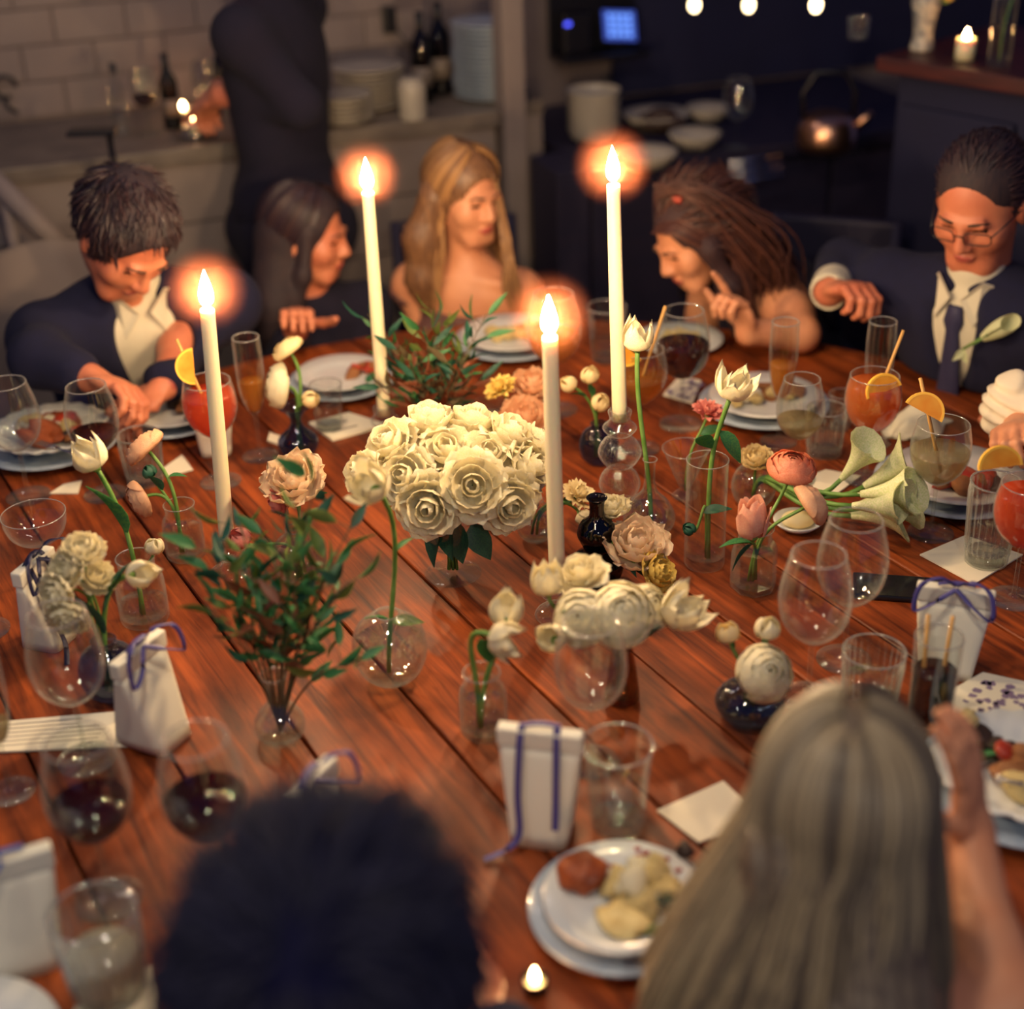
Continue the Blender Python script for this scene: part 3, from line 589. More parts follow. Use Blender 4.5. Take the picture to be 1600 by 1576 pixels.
# white rose bouquet in the footed goblet
vs = vase('goblet', 'clear footed glass holding the big white rose bouquet', (708, 896), 'glass', 1.0, .5)
top, b = vs
RS = [(618, 700, .02, (-.5, -.3, .7), .056), (575, 742, -.02, (-.9, -.4, .5), .046), (672, 672, .06, (-.1, .1, 1), .058), (735, 672, .07, (.1, .15, 1), .056), (792, 690, .04, (.5, 0, .8), .056), (815, 735, .0, (.9, -.2, .4), .054), (700, 715, .0, (-.05, -.4, 1), .058), (760, 722, -.01, (.25, -.45, 1), .056), (640, 745, -.03, (-.4, -.8, .6), .054),
      (673, 785, -.06, (-.15, -1, .15), .060), (738, 758, -.06, (.05, -.9, .45), .060), (790, 782, -.05, (.35, -.95, .1), .058), (828, 700, .05, (.8, .2, .5), .05)]
RL = ['white rose of the footed bouquet facing %s' % s for s in ('up beside the taper behind it', 'the round vase with one tall stem', 'up at the back beside rust foliage', 'up at the back between its neighbours', 'up at the back toward the peach peonies', 'the tall taper beside it', 'up at the very crown', 'up and forward at the crown', 'outward low beside the pair of small leaves', 'down over the leafy rim, fully open', 'forward in the middle, fully open', 'down and toward the middle taper, fully open', 'back toward the white buds')]
for (x, y, dy, d, s), lb in zip(RS, RL):
    F('rose', lb, vs, (x, y), dy, d, s, 'white', group='roses of the footed bouquet', sepal=False)
for k, (x, y, L, dd) in enumerate([(712, 812, .075, (.05, -.5, -1)), (690, 822, .07, (-.45, -.5, -1)), (738, 816, .07, (.4, -.5, -.9)), (700, 800, .08, (-.1, -.7, -1))]):
    p = V(x, y, b.y - .03); t = thing('rose_leaf', 'dark green rose leaf hanging under the white rose bouquet', 'leaf', p, 0, 'leaves hanging under the rose bouquet'); leaf_obj(t, p, p, dd, L, M['leaf_d'], random.random(), .62, .2, 'broad')
    v, f = tube([(0, 0, 0), tuple(top - p - Vector((0, 0, .01)))], .0012, 5); link('stem', mesh('stem', v, f), M['leaf_d'], t)
# round bubble vase with one tall stem
vs = vase('globe', 'round clear bubble vase holding one tall stem', (613, 1060), 'glass_edge', .96, .55)
F('tulip_open', 'cream open tulip on the tall stem from the round bubble vase', vs, (588, 766), .0, (-.35, -.5, .7), .045, 'white', leaves=[(.62, (.6, .1, .7), .035, 'leaf'), (.3, (.9, -.2, .15), .05, 'leaf_y'), (.3, (-.8, 0, .4), .04, 'leaf')], sr=.0036)
# small bulb bottle full of nandina
vs = vase('bulb', 'small clear bulb bottle holding the green leafy sprigs', (440, 1152), 'glass_edge', 1.0, .55)
top, b = vs
for i, (x, y, dy, n) in enumerate([(322, 850, .05, 14), (372, 800, .10, 14), (500, 720, .06, 13), (470, 800, .12, 15), (560, 800, .05, 10), (548, 905, .0, 14), (570, 1035, -.05, 9), (395, 900, .02, 15), (330, 950, -.04, 12), (455, 860, .0, 16), (505, 960, -.06, 13), (400, 960, -.03, 15), (460, 960, -.05, 15), (360, 880, .03, 15), (430, 830, .06, 15), (520, 880, .03, 14)]):
    sprig('green leafy sprig reaching %s from the bulb bottle' % ('toward the square jar', 'toward the taper base', 'high over the peach peony', 'up through the middle', 'toward the white rose bouquet', 'toward the bubble vase, leafiest', 'low toward the bubble vase', 'upright and short', 'low toward the menu card', 'upright and dense', 'forward and dense', 'low and rusty toward the white stock', 'low and rusty in front', 'sideways toward the peach bud', 'up behind the dense ones', 'slanting toward the tall stem')[i], b + Vector((0, 0, .012)), V(x, y, b.y + dy), ['leaf', 'leaf', 'leaf', 'leaf_d', 'leaf_y', 'leaf_r'] if i in (7, 8, 9, 10) else ['leaf', 'leaf_r', 'leaf_d', 'leaf_y', 'leaf_r'] if i in (11, 12) else ['leaf', 'leaf', 'leaf_d', 'leaf_y'], n, .046, .05, 'sprigs in the bulb bottle', i)
# dark foliage with rust leaves behind
vs = vase('low', 'low clear vase of rust and green foliage behind the roses', (680, 690), 'glass', 1.0, .6)
top, b = vs
for i, (x, y, dy) in enumerate([(575, 490, .06), (690, 480, .06), (665, 510, .02), (760, 490, .04), (735, 530, .05), (630, 545, -.02), (720, 575, -.03), (655, 590, -.06), (600, 600, .0), (640, 625, -.05), (700, 610, -.04), (745, 600, .0), (680, 560, .02), (620, 575, .03)]):
    sprig('spiky rust and green sprig reaching %s' % ('past the taper toward the dark-haired woman', 'tall toward the blond woman', 'upright beside the tallest one', 'out toward the cream plate', 'up toward the cream plate, shorter', 'up behind the taper', 'over the small votive cups', 'low over the white roses', 'low toward the place card', 'lowest beside the taper, rusty', 'lowest over the roses, rusty', 'short beside the votive cups', 'upright in the thick of it', 'short behind the taper')[i], b + Vector((0, 0, .01)), V(x, y, b.y + dy), ['leaf', 'leaf_d', 'leaf_r', 'twig', 'leaf_r'] if i > 4 else ['leaf', 'leaf_d', 'leaf_y'], 18, .05, .02, 'rust and green foliage', 40 + i, .22)
# flared navy vase with cream ranunculus
vs = vase('flare', 'flared navy glass bud vase with cream ranunculus', (468, 708), 'blue_glass', 1.05, .5)
F('ranunculus', 'small cream ranunculus turned from the camera above the navy vase', vs, (452, 548), .02, (-.5, .1, .8), .032, 'cream', sr=.0034)
F('ranunculus', 'large cream ranunculus drooping toward the flute', vs, (440, 602), .0, (-.95, -.25, .25), .043, 'white', sr=.0034)
F('bud', 'pale bud beside the drooping cream ranunculus', vs, (478, 628), -.02, (.7, -.4, .6), .03, 'cream')
# blue bulb vase with three buds
vs = vase('smallglobe', 'small navy bulb vase with three cream buds', (936, 722), 'blue_glass', .85, .4)
for (x, y, dy, d, lb) in [(897, 605, .0, (-.7, -.3, .6), 'cream spray rose bud leaning toward the taper from the navy bulb vase'), (922, 596, .03, (-.1, -.2, 1), 'cream spray rose bud standing highest above the navy bulb vase'), (936, 635, -.03, (.2, -.6, .9), 'cream spray rose bud sitting low above the navy bulb vase')]:
    F('bud', lb, vs, (x, y), dy, d, .03, 'cream', leaves=[(.75, d, .04, 'leaf')])
# onion vase with tall tulip
vs = vase('onion', 'clear onion-shaped vase with a single tall tulip', (1014, 832), 'glass_edge', .84, .3)
F('tulip', 'tall white tulip standing above the onion-shaped vase', vs, (996, 545), .0, (.03, -.05, 1), .045, 'white', sr=.0042)
# tall cylinder vase with open tulip
vs = vase('cyl', 'tall clear cylinder vase with a bending white tulip', (1100, 880), 'glass', 1.0, .0)
F('tulip_open', 'open white tulip bending out of the tall cylinder vase', vs, (1141, 620), .0, (.25, -.15, 1), .044, 'white', leaves=[(.75, (.5, -.1, -.6), .075, 'leaf'), (.62, (-.4, -.3, .5), .07, 'leaf')], sr=.0042)
F('bud', 'dark green unopened bud low in the tall cylinder vase', vs, (1082, 830), -.02, (-.6, -.3, .6), .02, 'leaf_d', leaves=[(.6, (.9, -.1, .3), .05, 'leaf_d')])
# cone vase with carnation
vs = vase('cone', 'clear cone-shaped vase with a coral carnation', (1070, 775), 'glass_edge', 1.0, .3)
F('carnation', 'coral pink carnation above the cone-shaped vase', vs, (1105, 650), .02, (.2, -.2, 1), .030, 'pink', leaves=[(.7, (.7, 0, .3), .05, 'leaf')])
# octagonal jar with pink rose
vs = vase('jar', 'eight-sided clear jar with the tall pink rose', (1176, 918), 'glass_edge', 1.1, .55, seg=8)
F('closed_rose', 'half-closed pale pink rose upright in the eight-sided jar', vs, (1176, 838), -.03, (-.06, -.1, 1), .050, 'rosep', leaves=[(.8, (-.8, -.3, -.5), .055, 'leaf_d'), (.6, (-.9, -.2, .3), .06, 'leaf')])
F('ranunculus', 'coral ranunculus turned away above the eight-sided jar', vs, (1262, 790), .0, (.85, .1, .5), .038, 'peach', sr=.003)
F('ranunculus', 'round coral ranunculus facing up beside the pink rose', vs, (1236, 735), .04, (.1, -.2, 1), .038, 'coral', sr=.003)
# globe with white flower
vs = vase('smallglobe', 'round clear vase behind the pink rose with calla lilies', (1176, 788), 'glass_edge', .9, .5)
F('peony', 'small cream peony above the round clear vase', vs, (1182, 722), .0, (-.1, -.3, 1), .032, 'cream')
# calla lilies fanned sideways
def calla(label, vs, hp, dy, d, size, roll):
    top, b = vs; base = b + Vector((0, 0, .02)); head = V(hp[0], hp[1], b.y + dy - .10); d = Vector(d).normalized()
    t = thing('calla_lily', label, 'flower', base, 0, 'calla lilies leaning from the round vase')
    path = bez(base, top + Vector((.01, 0, .02)), head - d * .12, head); v, f = tube([p - base for p in path], .0042, 8); link('stem', mesh('stem', v, f), M['green'], t)
    nu, nv = 17, 9; v = []; f = []
    for j in range(nv):
        s = j / (nv - 1)
        for i in range(nu):
            a = -3.3 + 6.6 * i / (nu - 1); fr = .5 + .5 * math.cos(a)          # 1 at the tip side
            r = .08 + .16 * s + (.42 * s ** 3) * (.35 + .65 * fr) ; z = s * (1.05 + .55 * fr ** 2 * s) - .28 * s ** 4 * fr + (.02 * a if abs(a) > 3 else 0)
            v.append((r * math.cos(a), r * math.sin(a), z))
    for j in range(nv - 1):
        for i in range(nu - 1): q = j * nu + i; f.append((q, q + 1, q + nu + 1, q + nu))
    n = len(v); v += [(p[0] * .95, p[1] * .95, p[2] + .01) for p in v]; f += [tuple(i + n for i in q[::-1]) for q in f]
    B = Matrix.Translation(head - base) @ align(d, roll) @ Matrix.Scale(size, 4)
    link('spathe', mesh('spathe', v, f), M['calla'], t, B)
    vv, ff = tube([(0, 0, .1), (.01, 0, .5), (0, .01, .85)], [.07, .065, .03], 8); link('spadix', mesh('spadix', vv, ff), M['yellow'], t, B)
for k, (x, y, dy, d, s) in enumerate([(1315, 748, .02, (.5, -.1, .8), .07), (1350, 760, .02, (.8, .0, .55), .078), (1340, 790, .0, (.95, -.1, .3), .08), (1348, 796, -.02, (1, -.15, .18), .076), (1330, 806, -.03, (.95, -.25, .12), .074), (1345, 772, -.03, (.9, -.4, .3), .08), (1332, 790, -.05, (.9, -.45, .2), .076)]):
    calla('white calla lily of the sideways bunch, %s' % ('pointing highest', 'second highest, behind', 'straight out, behind', 'straight out at the middle', 'drooping lowest', 'over the front, upper', 'over the front, lower')[k], vs, (x, y), dy, d, s, k * 1.1)
# squat smoky vase with ranunculus
vs = vase('squat', 'squat smoky blue vase with a round white ranunculus', (1170, 1118), 'grey_glass', 1.0, .4)
F('ranunculus', 'big white ranunculus facing forward from the squat smoky vase', vs, (1192, 1052), -.01, (.25, -.75, .7), .040, 'white')
F('bud', 'white bud standing over the squat smoky vase', vs, (1198, 995), .03, (.05, -.1, 1), .032, 'white', leaves=[(.85, (.1, 0, 1), .03, 'leaf')])
F('bud', 'greenish white bud leaning toward the tulips from the smoky vase', vs, (1140, 1000), .03, (-.25, -.1, 1), .028, 'cream', leaves=[(.85, (-.1, 0, 1), .03, 'leaf')])
# front tulips and ranunculus
vs = vase('jar', 'clear round-shouldered jar with bending tulips', (757, 1142), 'glass_edge', 1.0, .45)
F('tulip', 'white tulip with petals open leaning from the round-shouldered jar', vs, (788, 972), .02, (.15, -.1, 1), .042, 'white', sr=.004, leaves=[(.5, (-.2, -.2, 1), .07, 'leaf')])
F('tulip_open', 'white tulip nodding below its twin at the jar', vs, (768, 992), -.03, (.9, -.5, -.1), .038, 'white', sr=.004)
vs = vase('slim', 'slim amber bottle vase with white ranunculus', (972, 1092), 'amber_glass', 1.15, .3)
F('ranunculus', 'white ranunculus facing forward at the amber bottle, larger', vs, (968, 962), -.02, (.1, -.7, .8), .046, 'white')
F('ranunculus', 'white ranunculus facing forward at the amber bottle, smaller', vs, (908, 966), -.02, (-.25, -.75, .7), .040, 'white')
F('rose', 'white rose peeking out behind the front ranunculus', vs, (912, 905), .06, (-.3, -.1, 1), .042, 'white', leaves=[(.8, (-.7, -.5, .4), .06, 'leaf_d')])
F('tulip', 'white tulip upright against the middle taper', vs, (856, 925), .03, (-.05, -.05, 1), .042, 'white', leaves=[(.6, (-.3, -.4, .6), .08, 'leaf')])
F('tulip', 'cream tulip lying low beside the nodding tulip', vs, (868, 1000), -.04, (-.35, -.6, .6), .036, 'white')
F('tulip_open', 'white tulip seen from behind beside the amber bottle', vs, (1050, 965), .0, (.55, -.2, .7), .050, 'white', sr=.004, leaves=[(.85, (-.4, -.6, .2), .05, 'leaf_d')])
F('ranunculus', 'white ranunculus half hidden between front blooms', vs, (1010, 950), .02, (.5, -.4, .8), .036, 'white')
vs = vase('double', 'black glass vase of two bubbles behind the front roses', (933, 905), 'black_glass', 1.05, .0)
F('peony', 'large blush rose open above the black bubble vase', vs, (990, 862), -.03, (.15, -.35, 1), .056, 'blush', leaves=[(.9, (.4, -.5, -.6), .05, 'leaf_d'), (.9, (.0, -.7, -.4), .045, 'leaf_d')])
F('peony', 'small cream flower peeping behind the blush rose', vs, (957, 800), .03, (-.1, -.1, 1), .032, 'white')
F('peony', 'yellow cream flower under the blush rose', vs, (1020, 896), -.07, (.6, -.4, .5), .036, 'yellow')
vs = vase('smallglobe', 'little clear vase behind the middle taper', (838, 842), 'glass_edge', .8, .4)
F('carnation', 'small cream carnation leaning past the middle taper', vs, (900, 778), .0, (.4, -.3, .8), .03, 'cream', leaves=[(.7, (.4, -.2, .4), .035, 'leaf')])
F('bud', 'greenish bud hanging below the small carnation', vs, (905, 800), -.02, (.5, -.6, -.5), .026, 'white')
# peach peonies behind the middle taper
vs = vase('low', 'low clear vase with two peach peonies', (815, 715), 'glass', .9, .5)
F('peony', 'peach peony nearest the white roses by the middle taper', vs, (822, 660), -.03, (-.05, -.4, 1), .050, 'peach', leaves=[(.9, (-.3, -.8, -.3), .05, 'leaf_y')])
F('peony', 'peach peony behind its twin by the middle taper', vs, (832, 610), .06, (.1, -.2, 1), .046, 'peach')
F('carnation', 'ochre carnation beside the peach peonies', vs, (785, 612), .04, (-.4, -.2, .9), .032, 'yellow')
# peach peony front of flute
vs = vase('smallglobe', 'round clear vase beneath the single peach peony', (472, 905), 'glass_edge', 1.0, .5)
F('peony', 'peach peony with a pink underside above the leafy sprigs', vs, (462, 758), .02, (-.1, -.4, 1), .055, 'blush', leaves=[(.8, (.9, -.1, .5), .05, 'leaf')])
F('rose', 'pink bloom tucked under the peach peony', vs, (440, 782), .0, (-.7, -.5, -.3), .028, 'pink')
F('bud', 'bright pink bud at the foot of the taper among sprigs', vs, (385, 848), .0, (-.5, -.4, .8), .034, 'pink')
# left arrangements
vs = vase('jar', 'clear jar with a tall white tulip near the menu card', (228, 968), 'glass_edge', 1.15, .25)
F('tulip', 'tall white tulip leaning over the clear jar with long green leaf', vs, (150, 730), .02, (-.35, -.1, 1), .046, 'white', sr=.004, leaves=[(.55, (-.15, -.2, 1), .13, 'leaf')])
F('bud', 'single white bud at the neck of the tulip jar', vs, (240, 862), .0, (.2, -.2, .8), .026, 'white')
vs = vase('jar', 'square-shouldered clear jar with peach ranunculus', (292, 868), 'glass_edge', 1.0, .5)
F('ranunculus', 'peach ranunculus turned away above the square-shouldered jar', vs, (230, 702), .03, (-.6, .2, .7), .036, 'peach', leaves=[(.7, (.6, -.1, .2), .035, 'leaf')], sr=.0034)
F('ranunculus', 'drooping peach ranunculus half hidden behind tulip stem', vs, (222, 778), .0, (-.8, -.5, -.2), .032, 'peach', sr=.003)
F('bud', 'green bud beneath the peach ranunculus', vs, (238, 745), .02, (-.3, 0, .8), .022, 'leaf_d', leaves=[(.8, (-.2, -.2, .8), .05, 'leaf_d')])
vs = vase('smallglobe', 'navy glass vase behind the big wine glass with white stock', (178, 1085), 'blue_glass', 1.0, .5)
for (x, y, dy, d, s, lb) in [(130, 868, .02, (.1, -.2, 1), .034, 'top'), (112, 895, .0, (-.4, -.5, .7), .034, 'middle'), (145, 905, .02, (.5, -.3, .7), .032, 'side'), (98, 925, -.02, (-.5, -.8, .1), .034, 'lower'), (108, 955, -.03, (0, -.9, -.3), .034, 'lowest')]:
    F('peony', 'ruffled white stock floret, %s of the cluster at the navy vase' % lb, vs, (x, y), dy, d, s, 'white', sr=.002)
F('tulip', 'white tulip drooping sideways toward the jar from the navy vase', vs, (205, 898), .0, (.8, -.4, .3), .036, 'white', leaves=[(.5, (.3, -.1, 1), .1, 'leaf_d'), (.4, (-.1, -.1, 1), .1, 'leaf_d')], sr=.004)
# ================================================================== plates and food
def plate_mesh(r, h=.016, band=False):
    return lathe([(0, .004), (r * .55, .004), (r * .58, 0), (r * .62, 0), (r * .66, .004), (r * .97, h), (r, h + .001), (r * .985, h + .004), (r * .7, .008 + .001), (r * .6, .0075), (0, .0075)], 48)
def plate(label, pos, r, mat='china', tilt=(0, 0), bowl=False, group=None):
    t = thing('dinner_plate', label, 'plate', pos, 0, group); t.rotation_euler = (tilt[0], tilt[1], 0)
    v, f = plate_mesh(r, .034 if bowl else .017); link('dish', mesh('dish', v, f), M[mat], t)
    link('foot_ring', mesh('foot_ring', *lathe([(r * .54, -.0005), (r * .56, 0.0), (r * .56, .004), (r * .52, .004), (r * .52, 0)], 36)), M[mat], t)
    return t
def wavy_plate(label, pos, r, h=.03, mat='china', group=None):
    t = thing('scalloped_dish', label, 'plate', pos, 0, group)
    v, f = lathe([(0, 0), (r * .5, 0), (r * .75, h * .4), (r, h), (r * .985, h + .003), (r * .73, h * .4 + .004), (r * .5, .004), (0, .004)], 120, 20, .03, (h * .3, h + 1)); link('dish', mesh('dish', v, f), M[mat], t)
    return t
def food(name, label, pos, dims, mat, rz=0., seed=0, cat='food', group=None, lump=.25, sub=3):
    rnd = np.random.RandomState(seed); v, f = ico(dims, sub); k = [rnd.randn(3) * 2.2 for _ in range(4)]; ph = rnd.rand(4) * 6
    out = []
    for p in v:
        u = Vector((p.x / dims[0], p.y / dims[1], p.z / dims[2])); s = 1 + lump * .35 * sum(math.sin(u.dot(Vector(k[i])) * 1.6 + ph[i]) for i in range(4)); q = p * s
        out.append((q.x, q.y, max(q.z, -dims[2] * .55)))
    return props(link(name, mesh(name, out, f), M[mat], mw=Matrix.Translation(Vector(pos) + Vector((0, 0, dims[2] * .56))) @ Matrix.Rotation(rz, 4, 'Z')), label, cat, group)
HEAP = {'salad': (['salad', 'charred', 'leaf', 'salad'], 16, .34, 'leaf'), 'tomato': (['tomato', 'charred', 'meat'], 11, .42, 'm'), 'roast': (['roast', 'tomato', 'cream_food', 'roast'], 15, .36, 'm'), 'meat': (['meat', 'meat', 'cream_food'], 7, .5, 'm'), 'cream_food': (['cream_food', 'cream_food', 'white'], 18, .34, 'm')}
def heap(name, label, pos, dims, mat, seed):  # a heap of morsels, each its own piece
    mats, n, fr, kd = HEAP[mat]; rnd = random.Random(seed); t = thing(name, label, 'food', pos)
    for k in range(n):
        r = math.sqrt(rnd.random()) * .82; a = rnd.random() * 6.28; z = dims[2] * (1 - r * r) * 1.1 * rnd.uniform(.35, 1); mt = rnd.choice(mats); vr = rnd.randrange(3)
        def mk():
            q = np.random.RandomState(vr * 7 + 3); v, f = ico((1, 1, 1), 2); kk = q.randn(3, 3) * 1.8; me = mesh('morsel', [tuple(p * (1 + .16 * sum(math.sin(p.dot(Vector(kk[i])) + i) for i in range(3)))) for p in v], f); me.materials.append(M[mt]); return me
        sx = max(dims[:2]) * fr * rnd.uniform(.65, 1.15); Q = Euler((rnd.uniform(-.6, .6), rnd.uniform(-.6, .6), rnd.random() * 6)).to_matrix().to_4x4()
        sz = Vector((sx, sx * rnd.uniform(.5, .9), sx * (.22 if kd == 'leaf' else rnd.uniform(.35, .6))))
        link('leaf' if kd == 'leaf' else 'morsel', cached('mo%s%d' % (mt, vr), mk), None, t, Matrix.Translation((dims[0] * r * math.cos(a), dims[1] * r * math.sin(a), z + sz.z * .4)) @ Q @ Matrix.Diagonal((*sz, 1)))
    return t
def setting(px, r, foods, lab, lower=True, wavy=False):
    p = T(*px); z = 0
    if lower:
        plate('larger blue-grey plate under the plate %s' % lab, p, r * 1.18, 'china_blue'); z = .0165
    if wavy: wavy_plate('white scalloped dish %s' % lab, p + Vector((0, 0, z if lower else 0)), r)
    else: plate('white dinner plate %s' % lab, p + Vector((0, 0, z)), r)
    for k, (nm, lb, dx, dy, dims, mt, dz) in enumerate(foods):
        if mt in HEAP and nm not in ('roasted_carrot_chunk', 'sauce_smear', 'crouton'): heap(nm, lb, p + Vector((dx, dy, z + .009 + dz)), dims, mt, k + int(px[0]))
        else: food(nm, lb, p + Vector((dx, dy, z + .009 + dz)), dims, mt, k * 1.3, k + int(px[0]))
setting((972, 1432), .098, [('roasted_carrot_chunk', 'orange roasted chunk on the plate beside the tumbler', -.045, .035, (.030, .030, .022), 'roast', 0), ('creamy_rice', 'creamy rice with red flecks on the plate beside the tumbler', .03, .02, (.055, .05, .014), 'cream_food', 0), ('sauce_smear', 'pale sauce spread on the plate beside the tumbler', .0, -.035, (.035, .03, .008), 'cream_food', 0),
    ('charred_morsel', 'dark charred morsel on the rice', .055, -.02, (.014, .012, .012), 'salad', .012), ('charred_morsel', 'dark charred morsel at the plate rim', .085, .075, (.012, .01, .01), 'charred', .004), ('green_bean', 'pale green bean end beside the sauce', .045, -.05, (.03, .006, .006), 'leaf_y', 0)], 'beside the tall water tumbler')
pc = T(972, 1432) + Vector((0, 0, .0255))
for k in range(12):
    a = random.uniform(.2, 2.9); rr_ = random.uniform(.046, .062); q = pc + Vector((.03 + rr_ * math.cos(a), .022 + rr_ * math.sin(a), 0)); v, f = ico((.0058, .004, .003), 1)
    props(link('pepper_flake', mesh('pepper_flake', v, f), M['tomato'], mw=Matrix.Translation(q + Vector((0, 0, .0075)))), 'tiny red pepper flake beside the creamy rice', 'food', 'pepper flakes beside the rice')
setting((1592, 1236), .118, [('dark_salad', 'dark green salad heap on the plate by the raised hand', -.045, .055, (.05, .04, .025), 'salad', 0), ('tomato_relish', 'dark red relish heap on the plate by the raised hand', .01, .03, (.045, .04, .022), 'tomato', 0), ('grilled_meat', 'browned meat slice on the plate by the raised hand', .0, -.03, (.05, .035, .014), 'meat', 0), ('crouton', 'golden crouton on the dark salad', -.05, .09, (.018, .014, .014), 'cream_food', .02)], 'near the raised hand', wavy=True)
setting((800, 540), .115, [('roast_potato', 'golden potatoes on the plate before the blond woman', -.02, 0, (.05, .04, .018), 'cream_food', 0), ('green_garnish', 'pale green garnish on the plate before the blond woman', .05, -.03, (.02, .02, .014), 'leaf_y', 0), ('grilled_meat', 'browned meat on the plate before the blond woman', .04, .03, (.03, .025, .015), 'meat', 0)], 'before the blond woman')
setting((1193, 640), .115, [('roast_potato', 'golden potatoes on the plate behind the champagne flute', .04, .02, (.05, .04, .02), 'meat', 0), ('mashed_potato', 'pale mash with a red dot on the plate behind the champagne flute', -.04, -.02, (.04, .035, .02), 'cream_food', 0)], 'behind the half-full champagne flute')
setting((1490, 765), .125, [('tomato_relish', 'red sauce on the plate behind the pale spritz', .0, -.04, (.07, .035, .01), 'tomato', 0)], 'behind the pale spritz')
setting((82, 700), .118, [('pasta_heap', 'red sauced pasta in the scalloped dish', 0, 0, (.08, .06, .022), 'roast', 0), ('cream_topping', 'pale cream topping on the red pasta', -.02, .01, (.05, .035, .02), 'cream_food', .012), ('tomato_relish', 'red sauce at the edge of the pasta', .06, -.02, (.03, .02, .014), 'tomato', .006)], 'of red pasta by the wine glasses', wavy=True)
setting((275, 660), .098, [('grilled_meat', 'browned meat on the plate of the suited man', .05, -.0, (.05, .03, .016), 'meat', 0), ('charred_morsel', 'dark morsel on the plate of the suited man', .0, .04, (.03, .02, .015), 'charred', 0), ('tomato_relish', 'red sauce on the plate of the suited man', .06, -.05, (.03, .016, .008), 'tomato', 0)], 'of the suited man bent forward')
setting((535, 604), .10, [('tomato_relish', 'red relish on the plate behind the water tumbler', .05, .01, (.04, .025, .016), 'tomato', 0), ('green_garnish', 'green leaf on the plate behind the water tumbler', .07, -.03, (.025, .012, .01), 'leaf', 0)], 'before the dark-haired woman')
setting((1062, 540), .10, [('roast_potato', 'golden potatoes on the plate beside the leaning woman', .0, 0, (.05, .04, .02), 'cream_food', 0)], 'beside the leaning woman', lower=False)
setting((-70, 1670), .12, [], 'at the table edge by the milky drink', lower=False)
# ================================================================== gift boxes (pinched carton: top edge crosses the bottom edge)
def gift(label, px, rz, w=.105, h=.15, ribbon='ribbon', bow=0, tails=True, dep=.06, drop=0.):
    b = T(*px); t = thing('gift_box', label, 'gift box', b, rz)
    v = []; f = []; n = 9; m = 24
    for j in range(n):
        s = j / (n - 1); hx = w * (.36 + .14 * s); hy = dep * .5 * (1 - s) ** .8 + .006
        for k in range(m):
            a = 2 * math.pi * k / m; e = .35
            cx = math.copysign(abs(math.cos(a)) ** e, math.cos(a)); cy = math.copysign(abs(math.sin(a)) ** e, math.sin(a))
            v.append((hx * cx, hy * cy, h * s))
    for j in range(n - 1):
        for k in range(m): l = (k + 1) % m; f.append((j * m + k, j * m + l, (j + 1) * m + l, (j + 1) * m + k))
    f.append(tuple(range(m))[::-1]); f.append(tuple((n - 1) * m + k for k in range(m)))
    link('carton', mesh('carton', v, f), M['box'], t)
    link('top_flap', boxm('top_flap', -w * .51, w * .51, -.0095, .0095, h - .004, h + .022, .003), M['box'], t)
    R = M[ribbon]
    def rib(path, wd=.0085, nm='ribbon'):
        P = crom(path, 5); v = []; f = []
        for i, p in enumerate(P):
            tg = (P[min(i + 1, len(P) - 1)] - P[max(i - 1, 0)]).normalized(); sd = Vector((1, 0, 0)) if abs(tg.x) < .75 else Vector((0, 1, 0)); sd = (sd - tg * sd.dot(tg)).normalized(); nn = tg.cross(sd) * .0006
            for a, c in ((-1, -1), (1, -1), (1, 1), (-1, 1)): v.append(p + sd * wd * .5 * a + nn * c)
        for i in range(len(P) - 1):
            for k in range(4): l = (k + 1) % 4; f.append((i * 4 + k, i * 4 + l, i * 4 + 4 + l, i * 4 + 4 + k))
        link(nm, mesh(nm, v, f), R, t)
    for sx in (-1, 1) if tails else ():
        x = sx * w * .22; yb = dep * .5 + .012
        rib([(x, .013, h * .9), (x * .95, 0, h + .026), (x, -.014, h + .005), (x * 1.05, -dep * .25 - .014, h * .55), (x * (1.1 if sx > 0 else .9), -yb, h * (.28 if sx > 0 else .2))] + ([(x * .9 - .012, -yb - .012, .012), (x * .9 - .04, -yb - .03, .004)] if sx < 0 else []), nm='ribbon_tail')
    rib([(-w * .24, -.004, h + .027), (0, 0, h + .031), (w * .24, .004, h + .027)])
    for s in range(bow):
        sx = (-1, 1)[s % 2]
        rib([(0, -.006, h + .028), (sx * .024, -.018, h + .045), (sx * .05, -.03, h + .034), (sx * .055, -.036, h - .004), (sx * .034, -.034, h + .006), (0, -.012, h + .026)], .007, 'bow_loop')
    return t
gift('white gift box with two violet ribbon tails before the tall tumbler', (848, 1298), math.radians(-14), .108, .145)
gift('white gift box with a violet bow beside the phone', (1478, 1040), math.radians(-20), .11, .118, bow=2, tails=False)
gift('white gift box with a violet bow standing on the menu card, seen edge-on', (240, 1150, TZ + .0045), math.radians(62), .10, .135, 'ribbon', 2, False, dep=.085)
gift('white gift box with a blue ribbon next to the milky drink', (42, 1496), math.radians(24), .11, .135, 'ribbon_b', 1, False)
gift('plain white gift box behind the orange spritz and the taper', (338, 702), math.radians(10), .085, .10, 'box', 0, False)
gift('white gift box with a violet bow peeking over the black-haired head', (500, 1372), math.radians(60), .10, .14, 'ribbon', 2, False)
gift('slender white gift box with a navy bow behind the white stock', (78, 1000), math.radians(70), .09, .13, 'ribbon_d', 2, True)
gift('white gift box half out of view beside the coupe glass', (-34, 800), math.radians(20), .08, .11, 'ribbon', 0, True)
